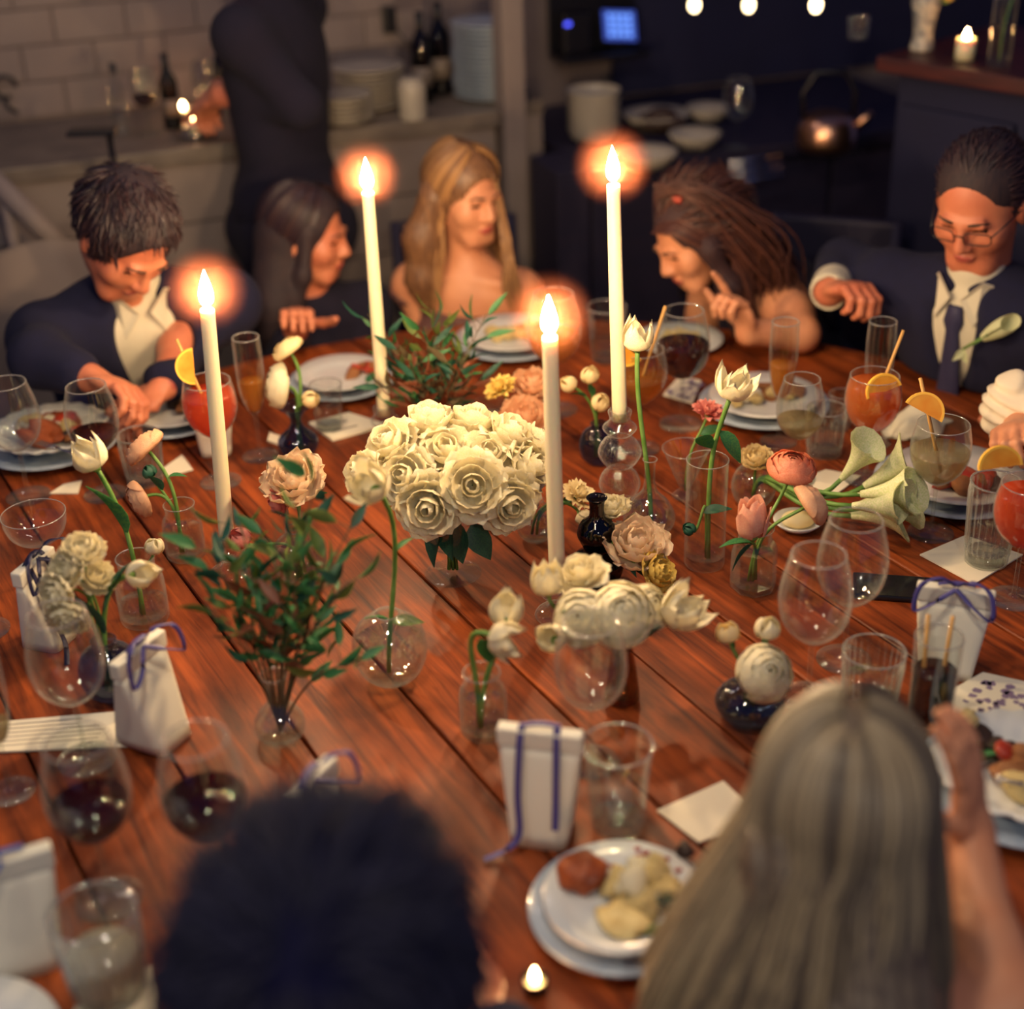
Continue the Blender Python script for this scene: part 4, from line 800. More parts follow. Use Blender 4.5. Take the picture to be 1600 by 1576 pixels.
# ================================================================== cards, napkins, phone
def card(label, pts, mat='paper', th=.0025, name='paper_card', fold=False, lines=0, z=0.0, cat='card', spots=None):
    P = [T(*p) for p in pts]; c = sum(P, Vector()) / len(P); c.z = TZ + z + .0004
    t = thing(name, label, cat, c); n = len(P)
    v = [(p.x - c.x, p.y - c.y, 0) for p in P] + [(p.x - c.x, p.y - c.y, th) for p in P]
    f = [tuple(range(n)), tuple(n + k for k in range(n))[::-1]] + [(k, (k + 1) % n, n + (k + 1) % n, n + k)[::-1] for k in range(n)]
    link('sheet', mesh('sheet', v, f, False), M[mat], t)
    if lines:
        a, b2, d = [Vector(v[n + k]) for k in (0, 1, 3)]; mb = MB()
        for k in range(lines):
            s = (k + 1) / (lines + 1); l0, l1 = .16, random.uniform(.6, .85)
            p0 = a.lerp(d, s); q0 = p0 + (b2 - a) * l0; q1 = p0 + (b2 - a) * l1; up = (d - a) * (.18 / (lines + 1))
            h = Vector((0, 0, .0003)); mb.add([q0 + h, q1 + h, q1 + up + h, q0 + up + h], [(0, 1, 2, 3)])
        o = link('printed_lines', mb.mesh('printed_lines', False), M['ink'], t); o['kind'] = 'stuff'
    if spots:
        a, b2, d = [Vector(v[n + k]) for k in (0, 1, 3)]; mb = MB(); rnd = random.Random(3)
        for k in range(spots):
            p = a + (b2 - a) * rnd.uniform(.08, .92) + (d - a) * rnd.uniform(.08, .92); m = 7; r = rnd.uniform(.004, .009)
            mb.add([p + Vector((r * math.cos(q * 6.28 / m) * rnd.uniform(.5, 1.2), r * math.sin(q * 6.28 / m) * rnd.uniform(.5, 1.2), .0003)) for q in range(m)], [tuple(range(m))])
        o = link('printed_pattern', mb.mesh('printed_pattern', False), M['lavender'], t); o['kind'] = 'stuff'
    return t
card('cream place card under the small water tumbler', [(482, 664), (545, 648), (604, 666), (520, 690)], th=.006, lines=2)
card('square paper napkin under the tall ribbed tumbler', [(1437, 868), (1508, 838), (1598, 868), (1522, 914)], name='paper_napkin', cat='napkin')
card('blank cream card beside the plate and the ash-blond woman', [(1026, 1268), (1130, 1222), (1190, 1280), (1092, 1318)], lines=0)
card('patterned napkin with lavender print beside the gift box', [(1446, 1102), (1535, 1052), (1660, 1080), (1560, 1150)], name='patterned_napkin', cat='napkin', spots=40)
card('napkin with lavender print behind the coral carnation', [(1036, 618), (1062, 588), (1096, 596), (1082, 632)], name='patterned_napkin', cat='napkin', spots=25)
card('long printed menu card under the pinched gift box', [(-30, 1132), (205, 1112), (228, 1166), (-40, 1178)], lines=6, name='menu_card', th=.003)
card('white napkin between the wine glasses near the tulip', [(78, 772), (100, 758), (128, 752), (122, 772)], name='paper_napkin', cat='napkin')
card('small cream card beside the ribbed tumbler and peach ranunculus', [(252, 735), (285, 712), (302, 735), (262, 745)])
card('white napkin beside the ranunculus under the ribbed tumblers', [(1222, 762), (1290, 735), (1345, 745), (1300, 778)], name='paper_napkin', cat='napkin')
card('tiny white name card near the flute foot', [(418, 690), (422, 678), (446, 686), (440, 698)], th=.004)
card('thin white card end beyond the violet-bowed gift box', [(1512, 968), (1512, 952), (1550, 949), (1552, 962)], th=.004)
card('white napkin at the foot of the milky drink', [(110, 1590), (150, 1530), (235, 1510), (250, 1600)], name='paper_napkin', cat='napkin')
def cloth(label, c, r, h, seed):
    rnd = np.random.RandomState(seed); n = 26; v = []; f = []
    a = rnd.rand(6) * 6; 
    for j in range(n):
        for i in range(n):
            x = (i / (n - 1) * 2 - 1); y = (j / (n - 1) * 2 - 1); rr = math.hypot(x, y); z = h * max(0, 1 - rr ** 1.5) + .006 * (1 + math.sin(7 * x + a[0] + 2 * y) * math.cos(5 * y + a[1])) 
            v.append((x * r * (1 - .1 * math.sin(3 * y + a[2])), y * r * .7 * (1 - .12 * math.sin(4 * x + a[3])), max(z, .001)))
    for j in range(n - 1):
        for i in range(n - 1): q = j * n + i; f.append((q, q + 1, q + n + 1, q + n))
    m = len(v); v += [(p[0], p[1], max(p[2] - .003, 0)) for p in v]; f += [tuple(i + m for i in q[::-1]) for q in f]
    props(link('cloth_napkin', mesh('cloth_napkin', v, f), M['shirt'], mw=Matrix.Translation(c) @ Matrix.Rotation(seed, 4, 'Z')), label, 'napkin')
cloth('crumpled white cloth napkin behind the calla lilies', T(1432, 668), .07, .05, 4)
# phone
p0 = T(1405, 922); ph = thing('mobile_phone', 'black phone lying under the violet-bowed gift box', 'phone', p0, math.radians(-12))
link('case', boxm('case', -.075, .075, -.037, .037, 0, .008, .003), M['black'], ph); link('screen', boxm('screen', -.07, .07, -.033, .033, .0081, .0086, 0), pm('phone_screen', (.01, .01, .016), .08), ph)
# votive cups, petals, small bits
for k, (x, y) in enumerate([(704, 660), (764, 664)]):
    t = thing('votive_cup', 'small clear votive cup behind the white rose bouquet', 'votive cup', T(x, y), 0, 'votive cups behind the roses'); vf, inn = wall_glass([(.024, 0), (.028, .003), (.031, .03), (.034, .05)], .008, .0025); link('cup', mesh('cup', *vf), M['glass_edge'], t)
    link('wax', mesh('wax', *fill(inn, .008, .024)), M['milk'], t)
t = thing('petal', 'fallen cream petal beside the low ribbed tumbler', 'petal', T(1306, 1130)); v, f = ico((.011, .004, .02), 2); link('blade', mesh('blade', [(p.x * (1 - .45 * p.z / .02), p.y + .25 * p.x ** 2 / .011, p.z + .019) for p in v], f), M['cream'], t)
bd = thing('butter_dish', 'small dish of pale butter beside the coral ranunculus', 'dish', T(1246, 822)); link('dish', mesh('dish', *lathe([(0, 0), (.03, 0), (.044, .014), (.042, .016), (.03, .005), (0, .005)], 32)), M['china'], bd); v, f = ico((.03, .026, .014), 3); link('butter', mesh('butter', [(p.x, p.y, max(p.z, -.006) + .014) for p in v], f), M['cream'], bd)
# small flame by the black-haired guest, with cup and wax added under it
tl = thing('flame_cup', 'tiny flame in a dark cup beside the front dinner plate', 'candle', T(836, 1545)); vf, inn = wall_glass([(.012, 0), (.014, .002), (.015, .012), (.0155, .018)], .003, .0014); link('cup', mesh('cup', *vf), M['black_glass'], tl); link('wax', mesh('wax', *fill(inn, .003, .011)), M['wax'], tl)
link('flame', flame_mesh(.022, .0045), M['small_flame'], tl, Matrix.Translation((0, 0, .013)))
# forks
def fork(label, a, b):
    a = Vector(a); b = Vector(b); d = (b - a); L = d.length; t = thing('table_fork', label, 'fork', a); Q = align(d, 0)
    v, f = tube([Q @ Vector((0, 0, 0)), Q @ Vector((0, 0, L * .6)), Q @ Vector((0, 0, L * .7))], [.003, .002, .0035], 6); link('handle', mesh('handle', v, f), M['steel'], t)
    for k in range(4):
        x = -.007 + k * .0047; v, f = tube([Q @ Vector((x * .5, 0, L * .68)), Q @ Vector((x, 0, L * .78)), Q @ Vector((x, 0, L))], .0011, 5); link('tine', mesh('tine', v, f), M['steel'], t)
fork('steel fork lying across the red pasta dish', T(150, 720, TZ + .05), T(60, 690, TZ + .055))
fork('steel fork on the plate by the raised hand', T(1600, 1225, TZ + .055), T(1555, 1215, TZ + .055))
# ================================================================== bodies: one smooth surface grown from blended solids
def nets(f, o, h):
    ins = f < 0; n = np.array(f.shape)
    cnt = np.zeros(n - 1, np.int8)
    sl = [(slice(a, n[0] - 1 + a), slice(b, n[1] - 1 + b), slice(c, n[2] - 1 + c)) for a in (0, 1) for b in (0, 1) for c in (0, 1)]
    for s in sl: cnt += ins[s]
    act = (cnt > 0) & (cnt < 8); I = np.argwhere(act); idx = -np.ones(n - 1, np.int64); idx[act] = np.arange(len(I))
    cor = np.array([(a, b, c) for a in (0, 1) for b in (0, 1) for c in (0, 1)])
    vals = np.stack([f[I[:, 0] + a, I[:, 1] + b, I[:, 2] + c] for a, b, c in cor], 1)
    acc = np.zeros((len(I), 3)); w = np.zeros(len(I))
    for i in range(8):
        for j in range(i + 1, 8):
            if np.abs(cor[i] - cor[j]).sum() != 1: continue
            a = vals[:, i]; b = vals[:, j]; m = (a < 0) != (b < 0)
            t = np.where(m, a / np.where(m, a - b, 1), 0)
            acc += np.where(m[:, None], cor[i] + (cor[j] - cor[i]) * t[:, None], 0); w += m
    V_ = o + h * (I + acc / w[:, None]); Fs = []
    for ax in range(3):
        u, v = [(1, 2), (2, 0), (0, 1)][ax]
        s0 = [slice(None)] * 3; s1 = [slice(None)] * 3; s0[ax] = slice(0, n[ax] - 1); s1[ax] = slice(1, n[ax])
        e = np.argwhere(ins[tuple(s0)] != ins[tuple(s1)]); e = e[(e[:, u] > 0) & (e[:, v] > 0) & (e[:, u] < n[u] - 1) & (e[:, v] < n[v] - 1)]
        q = []
        for du, dv in ((1, 1), (0, 1), (0, 0), (1, 0)):
            c = e.copy(); c[:, u] -= du; c[:, v] -= dv; q.append(idx[c[:, 0], c[:, 1], c[:, 2]])
        q = np.stack(q, 1); flip = ~ins[e[:, 0], e[:, 1], e[:, 2]]; q[flip] = q[flip][:, ::-1]; Fs.append(q)
    return V_, np.concatenate(Fs)
class Sdf:
    def __init__(s): s.p = []; s.post = None
    def rc(s, a, b, ra, rb=None, k=.02, op=1): s.p.append(('c', np.array(a, float), np.array(b, float), ra, ra if rb is None else rb, k, op)); return s
    def el(s, c, r, R=None, k=.02, op=1): s.p.append(('e', np.array(c, float), np.array(r, float), np.eye(3) if R is None else np.array(R, float), 0, k, op)); return s
    def chain(s, pts, rs, k=.02):
        for i in range(len(pts) - 1): s.rc(pts[i], pts[i + 1], rs[i], rs[i + 1], k)
        return s
    def build(s, name, h, matfn=None, disp=None, zmin=None, table=1):
        lo = np.full(3, 1e9); hi = -lo; bb = []
        for q in s.p:
            if q[0] == 'c': r = max(q[3], q[4]); a = np.minimum(q[1], q[2]) - r; b = np.maximum(q[1], q[2]) + r
            else: r = q[2].max(); a = q[1] - r; b = q[1] + r
            bb.append((a, b))
            if q[6] > 0: lo = np.minimum(lo, a); hi = np.maximum(hi, b)
        lo -= .03; hi += .03; n = np.ceil((hi - lo) / h).astype(int) + 1
        f = np.full(n, .2, np.float32); X = [np.float32(lo[i]) + np.float32(h) * np.arange(n[i], dtype=np.float32) for i in range(3)]
        for q, (a, b) in zip(s.p, bb):
            m = .04 + q[5]; i0 = np.clip(((a - m - lo) / h).astype(int), 0, n - 1); i1 = np.clip(((b + m - lo) / h).astype(int) + 2, 1, n)
            S = tuple(slice(i0[i], i1[i]) for i in range(3))
            if any(i1[i] <= i0[i] for i in range(3)): continue
            x = X[0][S[0]][:, None, None]; y = X[1][S[1]][None, :, None]; z = X[2][S[2]][None, None, :]
            if q[0] == 'c':
                ba = q[2] - q[1]; L = max(float(ba @ ba), 1e-12); px, py, pz = x - q[1][0], y - q[1][1], z - q[1][2]
                t = np.clip((px * ba[0] + py * ba[1] + pz * ba[2]) / L, 0, 1); d = np.sqrt((px - t * ba[0]) ** 2 + (py - t * ba[1]) ** 2 + (pz - t * ba[2]) ** 2) - (q[3] + t * (q[4] - q[3]))
            else:
                R = q[3]; px, py, pz = x - q[1][0], y - q[1][1], z - q[1][2]; c = [px * R[0][i] + py * R[1][i] + pz * R[2][i] for i in range(3)]
                k0 = np.sqrt(sum((c[i] / q[2][i]) ** 2 for i in range(3))); k1 = np.sqrt(sum((c[i] / q[2][i] ** 2) ** 2 for i in range(3))) + 1e-9; d = k0 * (k0 - 1) / k1
            g = f[S]; k = q[5]
            if q[6] > 0: hh = np.clip(.5 + .5 * (g - d) / k, 0, 1); f[S] = g * (1 - hh) + d * hh - k * hh * (1 - hh)
            else: hh = np.clip(.5 - .5 * (g + d) / k, 0, 1); f[S] = g * (1 - hh) - d * hh + k * hh * (1 - hh)
        if disp is not None:
            J = np.argwhere(np.abs(f) < .03); P = np.stack([X[i][J[:, i]] for i in range(3)], 1); f[J[:, 0], J[:, 1], J[:, 2]] += disp(P).astype(np.float32)
        if table:                              # nothing of a sitter passes through the table top
            rr = np.hypot(X[0][:, None] - TC.x, X[1][None, :] - TC.y)[:, :, None]; zz = X[2][None, None, :]
            dt = np.maximum(rr - TR - .004, np.maximum(zz - TZ - .003, TZ - .05 - zz)).astype(np.float32); f = np.maximum(f, -dt)
        Vv, Ff = nets(f, lo, h); me = bpy.data.meshes.new(name)
        me.vertices.add(len(Vv)); me.vertices.foreach_set('co', Vv.astype(np.float32).ravel()); me.loops.add(Ff.size); me.loops.foreach_set('vertex_index', Ff.ravel().astype(np.int32))
        me.polygons.add(len(Ff)); me.polygons.foreach_set('loop_start', np.arange(0, Ff.size, 4, dtype=np.int32))
        me.polygons.foreach_set('use_smooth', np.ones(len(Ff), bool))
        me.update(calc_edges=True); me.validate()
        if matfn is not None: me.polygons.foreach_set('material_index', matfn(Vv[Ff].mean(1)).astype(np.int32))
        return me
def npv(v): return np.array(tuple(v), float)
def frame(fd, up=(0, 0, 1)):                  # columns: right, forward, up
    y = Vector(fd).normalized(); z = Vector(up); z = (z - y * z.dot(y)).normalized(); x = y.cross(z); return Matrix((x, y, z)).transposed()
def head_sdf(S, H, R, s=1., male=False):
    P = lambda x, y, z: npv(H + R @ (Vector((x, y, z)) * s)); A = np.array(R)
    S.el(P(0, -.018, .035), np.array((.074, .094, .083)) * s, A); S.el(P(0, .018, -.03), np.array((.060 if not male else .066, .070, .082)) * s, A, .03)
    S.rc(P(-.022, .058, -.092), P(.022, .058, -.092), .020 * s * (1.2 if male else 1), None, .03)
    for q in (-1, 1):
        S.el(P(q * .04, .052, -.022), np.array((.026, .026, .028)) * s, A, .02); S.el(P(q * .077, -.008, -.008), np.array((.010, .018, .031)) * s, A, .008)
        S.el(P(q * .031, .094, .004), np.array((.019, .014, .012)) * s, A, .014, -1)
    S.rc(P(-.036, .080, .021), P(.036, .080, .021), .009 * s, None, .012)
    S.rc(P(0, .086, .010), P(0, .101, -.024), .0075 * s, .0115 * s, .012); S.rc(P(-.011, .092, -.029), P(.011, .092, -.029), .0085 * s, None, .01)
    S.el(P(0, .086, -.054), np.array((.022, .0085, .0058)) * s, A, .006); S.el(P(0, .084, -.064), np.array((.017, .0088, .0065)) * s, A, .005)
def torso_sdf(S, nb, pl, shl, shr, g=0., female=False, chest=True, low=True):
    nb, pl, shl, shr = map(Vector, (nb, pl, shl, shr)); sp = (nb - pl).normalized(); x = (shr - shl); ws = x.length; x = (x - sp * x.dot(sp)).normalized(); fw = sp.cross(x); A = np.array(Matrix((x, fw, sp)).transposed())
    L = (nb - pl).length; c = nb - sp * .15
    S.el(npv(c), (ws * .46 + g, .105 + g, .17 + g), A, .04)
    S.rc(npv(shl), npv(shr), .055 + g, None, .04)
    if low: S.el(npv(nb.lerp(pl, .62)), (ws * .38 + g, .095 + g, .16 + g), A, .05); S.el(npv(pl), (.165 + g, .125 + g, .12 + g), A, .05)
    if female:
        for q in (-1, 1): S.el(npv(c + x * q * .065 + fw * .075 - sp * .03), (.055 + g, .05 + g, .055 + g), A, .03)
    return x, fw, sp, c
def lift(p, h=.05):                           # keep wrists and elbows above the table top
    p = Vector(p)
    if math.hypot(p.x - TC.x, p.y - TC.y) < TR + .05 and .6 < p.z < TZ + h: p.z = TZ + h
    return p
def arm_sdf(S, sh, el, wr, g=0., s=1., to=1.):
    sh, el, wr = Vector(sh), lift(el), lift(wr); S.rc(npv(sh), npv(el), .048 * s + g, .038 * s + g, .03); e = el.lerp(wr, to); S.rc(npv(el), npv(e), .039 * s + g, (.039 - .013 * to) * s + g * .9, .02)
def hand_sdf(S, wr, d, nrm, side, curl=.6, s=1., index=None, thumb=.5):
    wr = lift(wr); d = Vector(d).normalized(); nrm = Vector(nrm); nrm = (nrm - d * nrm.dot(d)).normalized(); ac = d.cross(nrm) * side   # ac: toward the thumb
    A = np.array(Matrix((ac, d, nrm)).transposed()); S.rc(npv(wr), npv(wr + d * .02), .025 * s, .023 * s, .015)
    S.el(npv(wr + d * .05 * s), (.040 * s, .048 * s, .0165 * s), A, .012)
    LN = [.076, .084, .078, .062]
    for i in range(4):
        p = wr + (d * (.088 - abs(i - 1.3) * .003) + ac * (.027 - i * .0185)) * s; a = 0; cu = curl if not (index is not None and i == 0) else index
        L = LN[i] * s; r0 = .0095 * s
        for j, fr in enumerate((.45, .32, .23)):
            a += cu * (.75, 1.0, .8)[j]; dd = d * math.cos(a) + nrm * math.sin(a) + ac * (.05 - i * .03); q = p + dd.normalized() * L * fr
            S.rc(npv(p), npv(q), r0, r0 * .9, .005); p = q; r0 *= .9
    p = wr + (d * .026 + ac * .030) * s
    for j, (fr, up) in enumerate(((.042, .25), (.032, .1), (.024, -.05))):
        dd = (ac * (math.cos(thumb) * .9 - .25 * j) + d * (.55 + .25 * j) + nrm * (math.sin(thumb) * .6)).normalized(); q = p + dd * fr * s; S.rc(npv(p), npv(q), (.0125 - .0015 * j) * s, (.0112 - .0015 * j) * s, .007); p = q
def legs_sdf(S, pl, fw, x, g=.012, knee=.42, stand=False):
    pl = Vector(pl); fw = Vector((fw[0], fw[1], 0)).normalized(); x = Vector((x[0], x[1], 0)).normalized()
    for q in (-1, 1):
        h = pl + x * .09 * q; 
        if stand: k = Vector((h.x, h.y, .50)) + fw * .02; an = Vector((h.x, h.y, .09))
        else: k = h + fw * knee + x * .03 * q; k.z = .50; an = k + fw * .03; an.z = .09
        S.rc(npv(h), npv(k), .085 + g, .058 + g, .04); S.rc(npv(k), npv(an), .056 + g, .04 + g, .03); S.rc(npv(an - Vector((0, 0, .045))), npv(an + fw * .16 - Vector((0, 0, .055))), .038, .032, .03)
def brows(t, H, R, s, mat):
    for q in (-1, 1):
        P = [H + R @ Vector((q * (.015 + .034 * u), .0905 - .017 * u ** 2.2, .0250 + .004 * math.sin(3.0 * u) - .002 * u)) * s - t.location for u in (0, .25, .5, .75, 1)]; v, f = tube(P, [.0026 * s, .0032 * s, .003 * s, .0024 * s, .001 * s], 6); link('eyebrow', mesh('eyebrow', v, f), mat, t)
def attach(name, me, mats, parent):
    for m_ in (mats if isinstance(mats, (list, tuple)) else [mats]): me.materials.append(m_)
    o = link(name, me, None, parent); o.matrix_local = Matrix.Translation(-parent.location); return o
def face_mats(H, R, s):
    Ri = np.array(R); Hn = npv(H)
    def fn(C):
        q = ((C - Hn) @ Ri) / s; m = np.zeros(len(C), int)
        m[((q[:, 0] / .022) ** 2 + ((q[:, 2] + .0590) / .0098) ** 2 < 1) & (q[:, 1] > .06)] = 1
        br = False & (np.abs(np.abs(q[:, 0]) - .033) < .016) & (q[:, 1] > .06) & (np.abs(q[:, 2] - .0255 + ((np.abs(q[:, 0]) - .03) / .018) ** 2 * .003) < .0028); m[br] = 2
        ey = (((np.abs(q[:, 0]) - .031) / .013) ** 2 + ((q[:, 2] - .004) / .0042) ** 2 < 1) & (q[:, 1] > .05); m[ey] = 3
        return m
    return fn
STR = {}
def strand_mat(name, c1, c2, rough=.42):
    m, nt, out = nodes(name); b = N(nt, 'BsdfPrincipled', Roughness=rough); at = N(nt, 'Attribute'); at.attribute_name = 'strand'
    mx = N(nt, 'Mix', _data_type='RGBA'); mx.inputs[6].default_value = rgba(sv(c1)); mx.inputs[7].default_value = rgba(sv(c2)); nt.links.new(at.outputs['Fac'], mx.inputs[0]); nt.links.new(mx.outputs[2], b.inputs['Base Color']); nt.links.new(b.outputs[0], out.inputs[0]); return m
HM = dict(blond=strand_mat('blond_strands', (100, 68, 46), (176, 132, 86)), brown=strand_mat('brown_strands', (50, 30, 34), (98, 58, 46)), dark=strand_mat('dark_strands', (30, 22, 34), (60, 40, 42)), ash=strand_mat('ash_strands', (62, 54, 52), (172, 154, 122)), black=strand_mat('black_strands', (6, 8, 38), (14, 14, 50), .8))
def strands(paths, r, name, mat, parent, seg=4, cols=None, low=.012):
    v = []; f = []; col = []
    for i, P in enumerate(paths):
        cut = next((k for k, p in enumerate(P) if p[2] < TZ + low and math.hypot(p[0] - TC.x, p[1] - TC.y) < TR + .02), len(P)); P = P[:max(cut, 4)]
        n = len(P); rr = [r * (1 - .8 * (k / (n - 1)) ** 4) * min(1, .4 + 3 * k / n) for k in range(n)]
        a, b = tube(P, rr, seg, False); o = len(v); v += a; f += [tuple(i + o for i in q) for q in b]; col += [cols[i] if cols else random.random()] * len(a)
    me = mesh(name, v, f); at = me.attributes.new('strand', 'FLOAT', 'POINT'); at.data.foreach_set('value', col); return attach(name, me, mat, parent)
def long_hair(H, R, s, n, length, vol=1.1, back=Vector((0, 0, 0)), spread=.06, face_gap=1.2, seed=1, clumps=50, drift=Vector((0, 0, 0)), wave=.004, ele=-.35):
    rnd = random.Random(seed); out = []; cols = []; C = H + R @ Vector((0, -.018, .03)) * s; rad = Vector((.078, .098, .09)) * s * vol; down = Vector((0, 0, -1)); cl = []
    for i in range(clumps): cl.append((1 if i % 2 else -1, rnd.random(), face_gap + (math.pi - face_gap) * (i // 2) / (clumps / 2), rnd.uniform(.97, 1.07), rnd.random(), rnd.uniform(.8, 1.05), rnd.random() * 6))
    for i in range(n):
        side, t, aze, lift, c0, L0, ph = cl[i % clumps]; aze += rnd.gauss(0, .06); lift *= rnd.uniform(.985, 1.015); P = []
        for k in range(8):
            u = k / 7; a0 = .6 + .38 * (aze - face_gap) / (math.pi - face_gap); az = side * aze * (a0 + (1 - a0) * u); el = 1.42 * (1 - u) + ele * u; d = Vector((math.sin(az) * math.cos(el), math.cos(az) * math.cos(el), math.sin(el)))
            d = d + Vector((0, (.30 - .55 * (aze - face_gap) / 2) * (1 - u) ** 2, 0)); P.append(C + R @ Vector((d.x * rad.x, d.y * rad.y, d.z * rad.z)) * lift)
        p = P[-1]; tang = (P[-1] - P[-2]).normalized(); L = length * L0 * rnd.uniform(.92, 1.05); m = 10; ow = p - C; ow.z = 0; ow = ow.normalized()
        sdv = ow.cross(Vector((0, 0, 1)))
        for k in range(1, m + 1):
            u = k / m; tgt = down + ow * spread * (1 - .6 * u) + back * u + drift; tang = (tang * .4 + tgt.normalized() * .6).normalized(); p = p + tang * (L / m); P.append(p + sdv * wave * math.sin(u * 7 + ph) + sdv * rnd.gauss(0, .0015))
        out.append(crom(P, 2)); cols.append(min(1, max(0, c0 * .75 + rnd.uniform(-.1, .3))))
    return out, cols
def short_hair(H, R, s, n, L, grow=.012, seed=2, gap=.95, lift=.35, back=False):
    rnd = random.Random(seed); out = []; C = H + R @ Vector((0, -.024, .035)) * s; rad = Vector((.077 + grow, .096 + grow, .085 + grow)) * s
    for i in range(n):
        az = rnd.uniform(-math.pi, math.pi); el = math.asin(rnd.uniform(-.5, 1))
        if abs(az) < gap and el < .75: continue
        d = Vector((math.sin(az) * math.cos(el), math.cos(az) * math.cos(el), math.sin(el))); p = Vector((d.x * rad.x, d.y * rad.y, d.z * rad.z)) * .97; nrm = d
        comb = Vector((.35 * math.sin(3 * az), 1. if el > .6 else .25, -.8)) + Vector((rnd.gauss(0, .3), rnd.gauss(0, .3), rnd.gauss(0, .2))); comb = Vector((rnd.gauss(0, .15), -1, -.35 + rnd.gauss(0, .15))) if back else comb; tg = (comb - nrm * comb.dot(nrm)).normalized(); LL = L * rnd.uniform(.6, 1.2)
        P = [p + tg * LL * k / 4 + nrm * (lift * LL * (k / 4) * (1 - .55 * k / 4)) for k in range(5)]; out.append([C + R @ q for q in P])
    return out
def cap_hair(S, H, R, s, grow=.012, fringe=.02, low=-.03):
    P = lambda x, y, z: npv(H + R @ (Vector((x, y, z)) * s)); A = np.array(R)
    S.el(P(0, -.024, .04), (np.array((.076, .094, .084)) + grow) * s, A); S.el(P(0, -.05, .0), np.array((.074 + grow, .066 + grow, .07)) * s, A, .02)
    S.el(P(0, .108, -.012 - fringe), np.array((.070, .088, .094)) * s, A, .012, -1)
def chair(label, pos, fw, mat='dark_wood', bh=.86, shell=False, back=True):
    a = math.atan2(fw[1], fw[0]) - math.pi / 2; t = thing('dining_chair', label, 'chair', (pos[0], pos[1], 0), a)
    link('seat', boxm('seat', -.175, .175, -.21, .21, .335, .37, .01), M[mat], t)
    for x in (-.155, .155):
        for y in (-.18, .18): v, f = tube([(x, y, .335), (x * 1.1, y * 1.1, .003)], [.018, .014], 8); link('leg', mesh('leg', v, f), M[mat], t)
        if not back: continue
        v, f = tube([(x, -.205, .345), (x, -.30, bh)], .015, 8); link('back_post', mesh('back_post', v, f), M[mat], t)
    if shell:
        v = []; f = []; n = 13
        for j in range(7):
            for i in range(n):
                b = -1.15 + 2.3 * i / (n - 1); z = .5 + (bh - .5) * j / 6 - .06 * (j / 6) * abs(b) ** 2; v.append((.25 * math.sin(b), -.03 - .22 * math.cos(b) - .04 * j / 6, z))
        for j in range(6):
            for i in range(n - 1): q = j * n + i; f.append((q, q + 1, q + n + 1, q + n))
        m = len(v); v += [(p[0] * .93, p[1] * .93, p[2]) for p in v]; f += [tuple(i + m for i in q[::-1]) for q in f]; link('backrest', mesh('backrest', v, f), M[mat], t)
    elif back:
        link('backrest', boxm('backrest', -.17, .17, -.322, -.288, bh - .2, bh, .01), M[mat], t)
    return t
def sit(H, fd, lean=.18, nbz=-.15, ws=.34, shdrop=.05, pz=.53, twist=0.):
    f = Vector((fd[0], fd[1], 0)).normalized(); nb = H + Vector((0, 0, nbz)) - f * .03; pl = nb - f * lean; pl.z = pz; x = f.cross(Vector((0, 0, 1)))
    return nb, pl, nb - x * ws / 2 - Vector((0, 0, shdrop)), nb + x * ws / 2 - Vector((0, 0, shdrop)), f, x
def neck(S, nb, H, R, s, r=.048): S.rc(npv(Vector(nb) - Vector((0, 0, .02))), npv(H + R @ Vector((0, -.03, -.06)) * s), r * 1.12, r, .03)
VX = .0044
def suit_layers(t, nb, pl, shl, shr, arms, f, x, H, tie=None, open_w=.075, lapel=True):
    sp = (nb - pl).normalized(); fw = sp.cross((shr - shl).normalized())
    if fw.dot(f) < 0: fw = -fw
    S = Sdf(); torso_sdf(S, nb, pl, shl, shr, .012); S.rc(npv(nb - sp * .03), npv(nb + sp * .035), .064, .058, .02)
    attach('shirt', S.build('shirt', .008), M['shirt'], t)
    S = Sdf(); torso_sdf(S, nb, pl, shl, shr, .026)
    for a in arms: arm_sdf(S, *a[:3], g=.022, to=a[3] if len(a) > 3 else .9)
    legs_sdf(S, pl, f, x, .012, .33)
    q = nb + fw * .14 + sp * .05; w_ = nb + fw * .17 - sp * .36
    S.rc(npv(q), npv(w_), open_w, .012, .012, -1)
    attach('jacket', S.build('jacket', .009), M['suit'], t)
    if tie:
        o = nb + fw * .085 - sp * .005; mb = []
        for u, wd, ou in ((0, .016, .0), (.03, .022, .012), (.05, .014, .018), (.2, .026, .060), (.36, .034, .062), (.42, .004, .06)):
            p = o - sp * u + fw * ou
            mb.append((p - x * wd, p + x * wd, p + x * wd + fw * .008, p - x * wd + fw * .008))
        v = [p - t.location for q in mb for p in q]; ff = []
        for i in range(len(mb) - 1):
            for k in range(4): l = (k + 1) % 4; ff.append((i * 4 + k, i * 4 + l, i * 4 + 4 + l, i * 4 + 4 + k))
        link('tie', mesh('tie', v, ff), M['tie'], t)
    for q in (-1, 1):   # collar wings
        p0 = nb + fw * .06 + sp * .05 + x * .05 * q; v = [p0, nb + fw * .085 + sp * .015 + x * .012 * q, nb + fw * .10 - sp * .035 + x * .045 * q, nb + fw * .03 + sp * .02 + x * .075 * q]
        v = [p - t.location for p in v]; v += [p + fw * .006 for p in v]; link('collar', mesh('collar', v, [(0, 1, 2, 3), (7, 6, 5, 4), (0, 4, 5, 1), (1, 5, 6, 2), (2, 6, 7, 3), (3, 7, 4, 0)], False), M['shirt'], t)
    return fw
def base(name, label, pl):
    return thing(name, label, 'person', (pl.x, pl.y, 0))
SKINS = lambda a: [M[a], M['lips'], M['brow'], M['iris']]
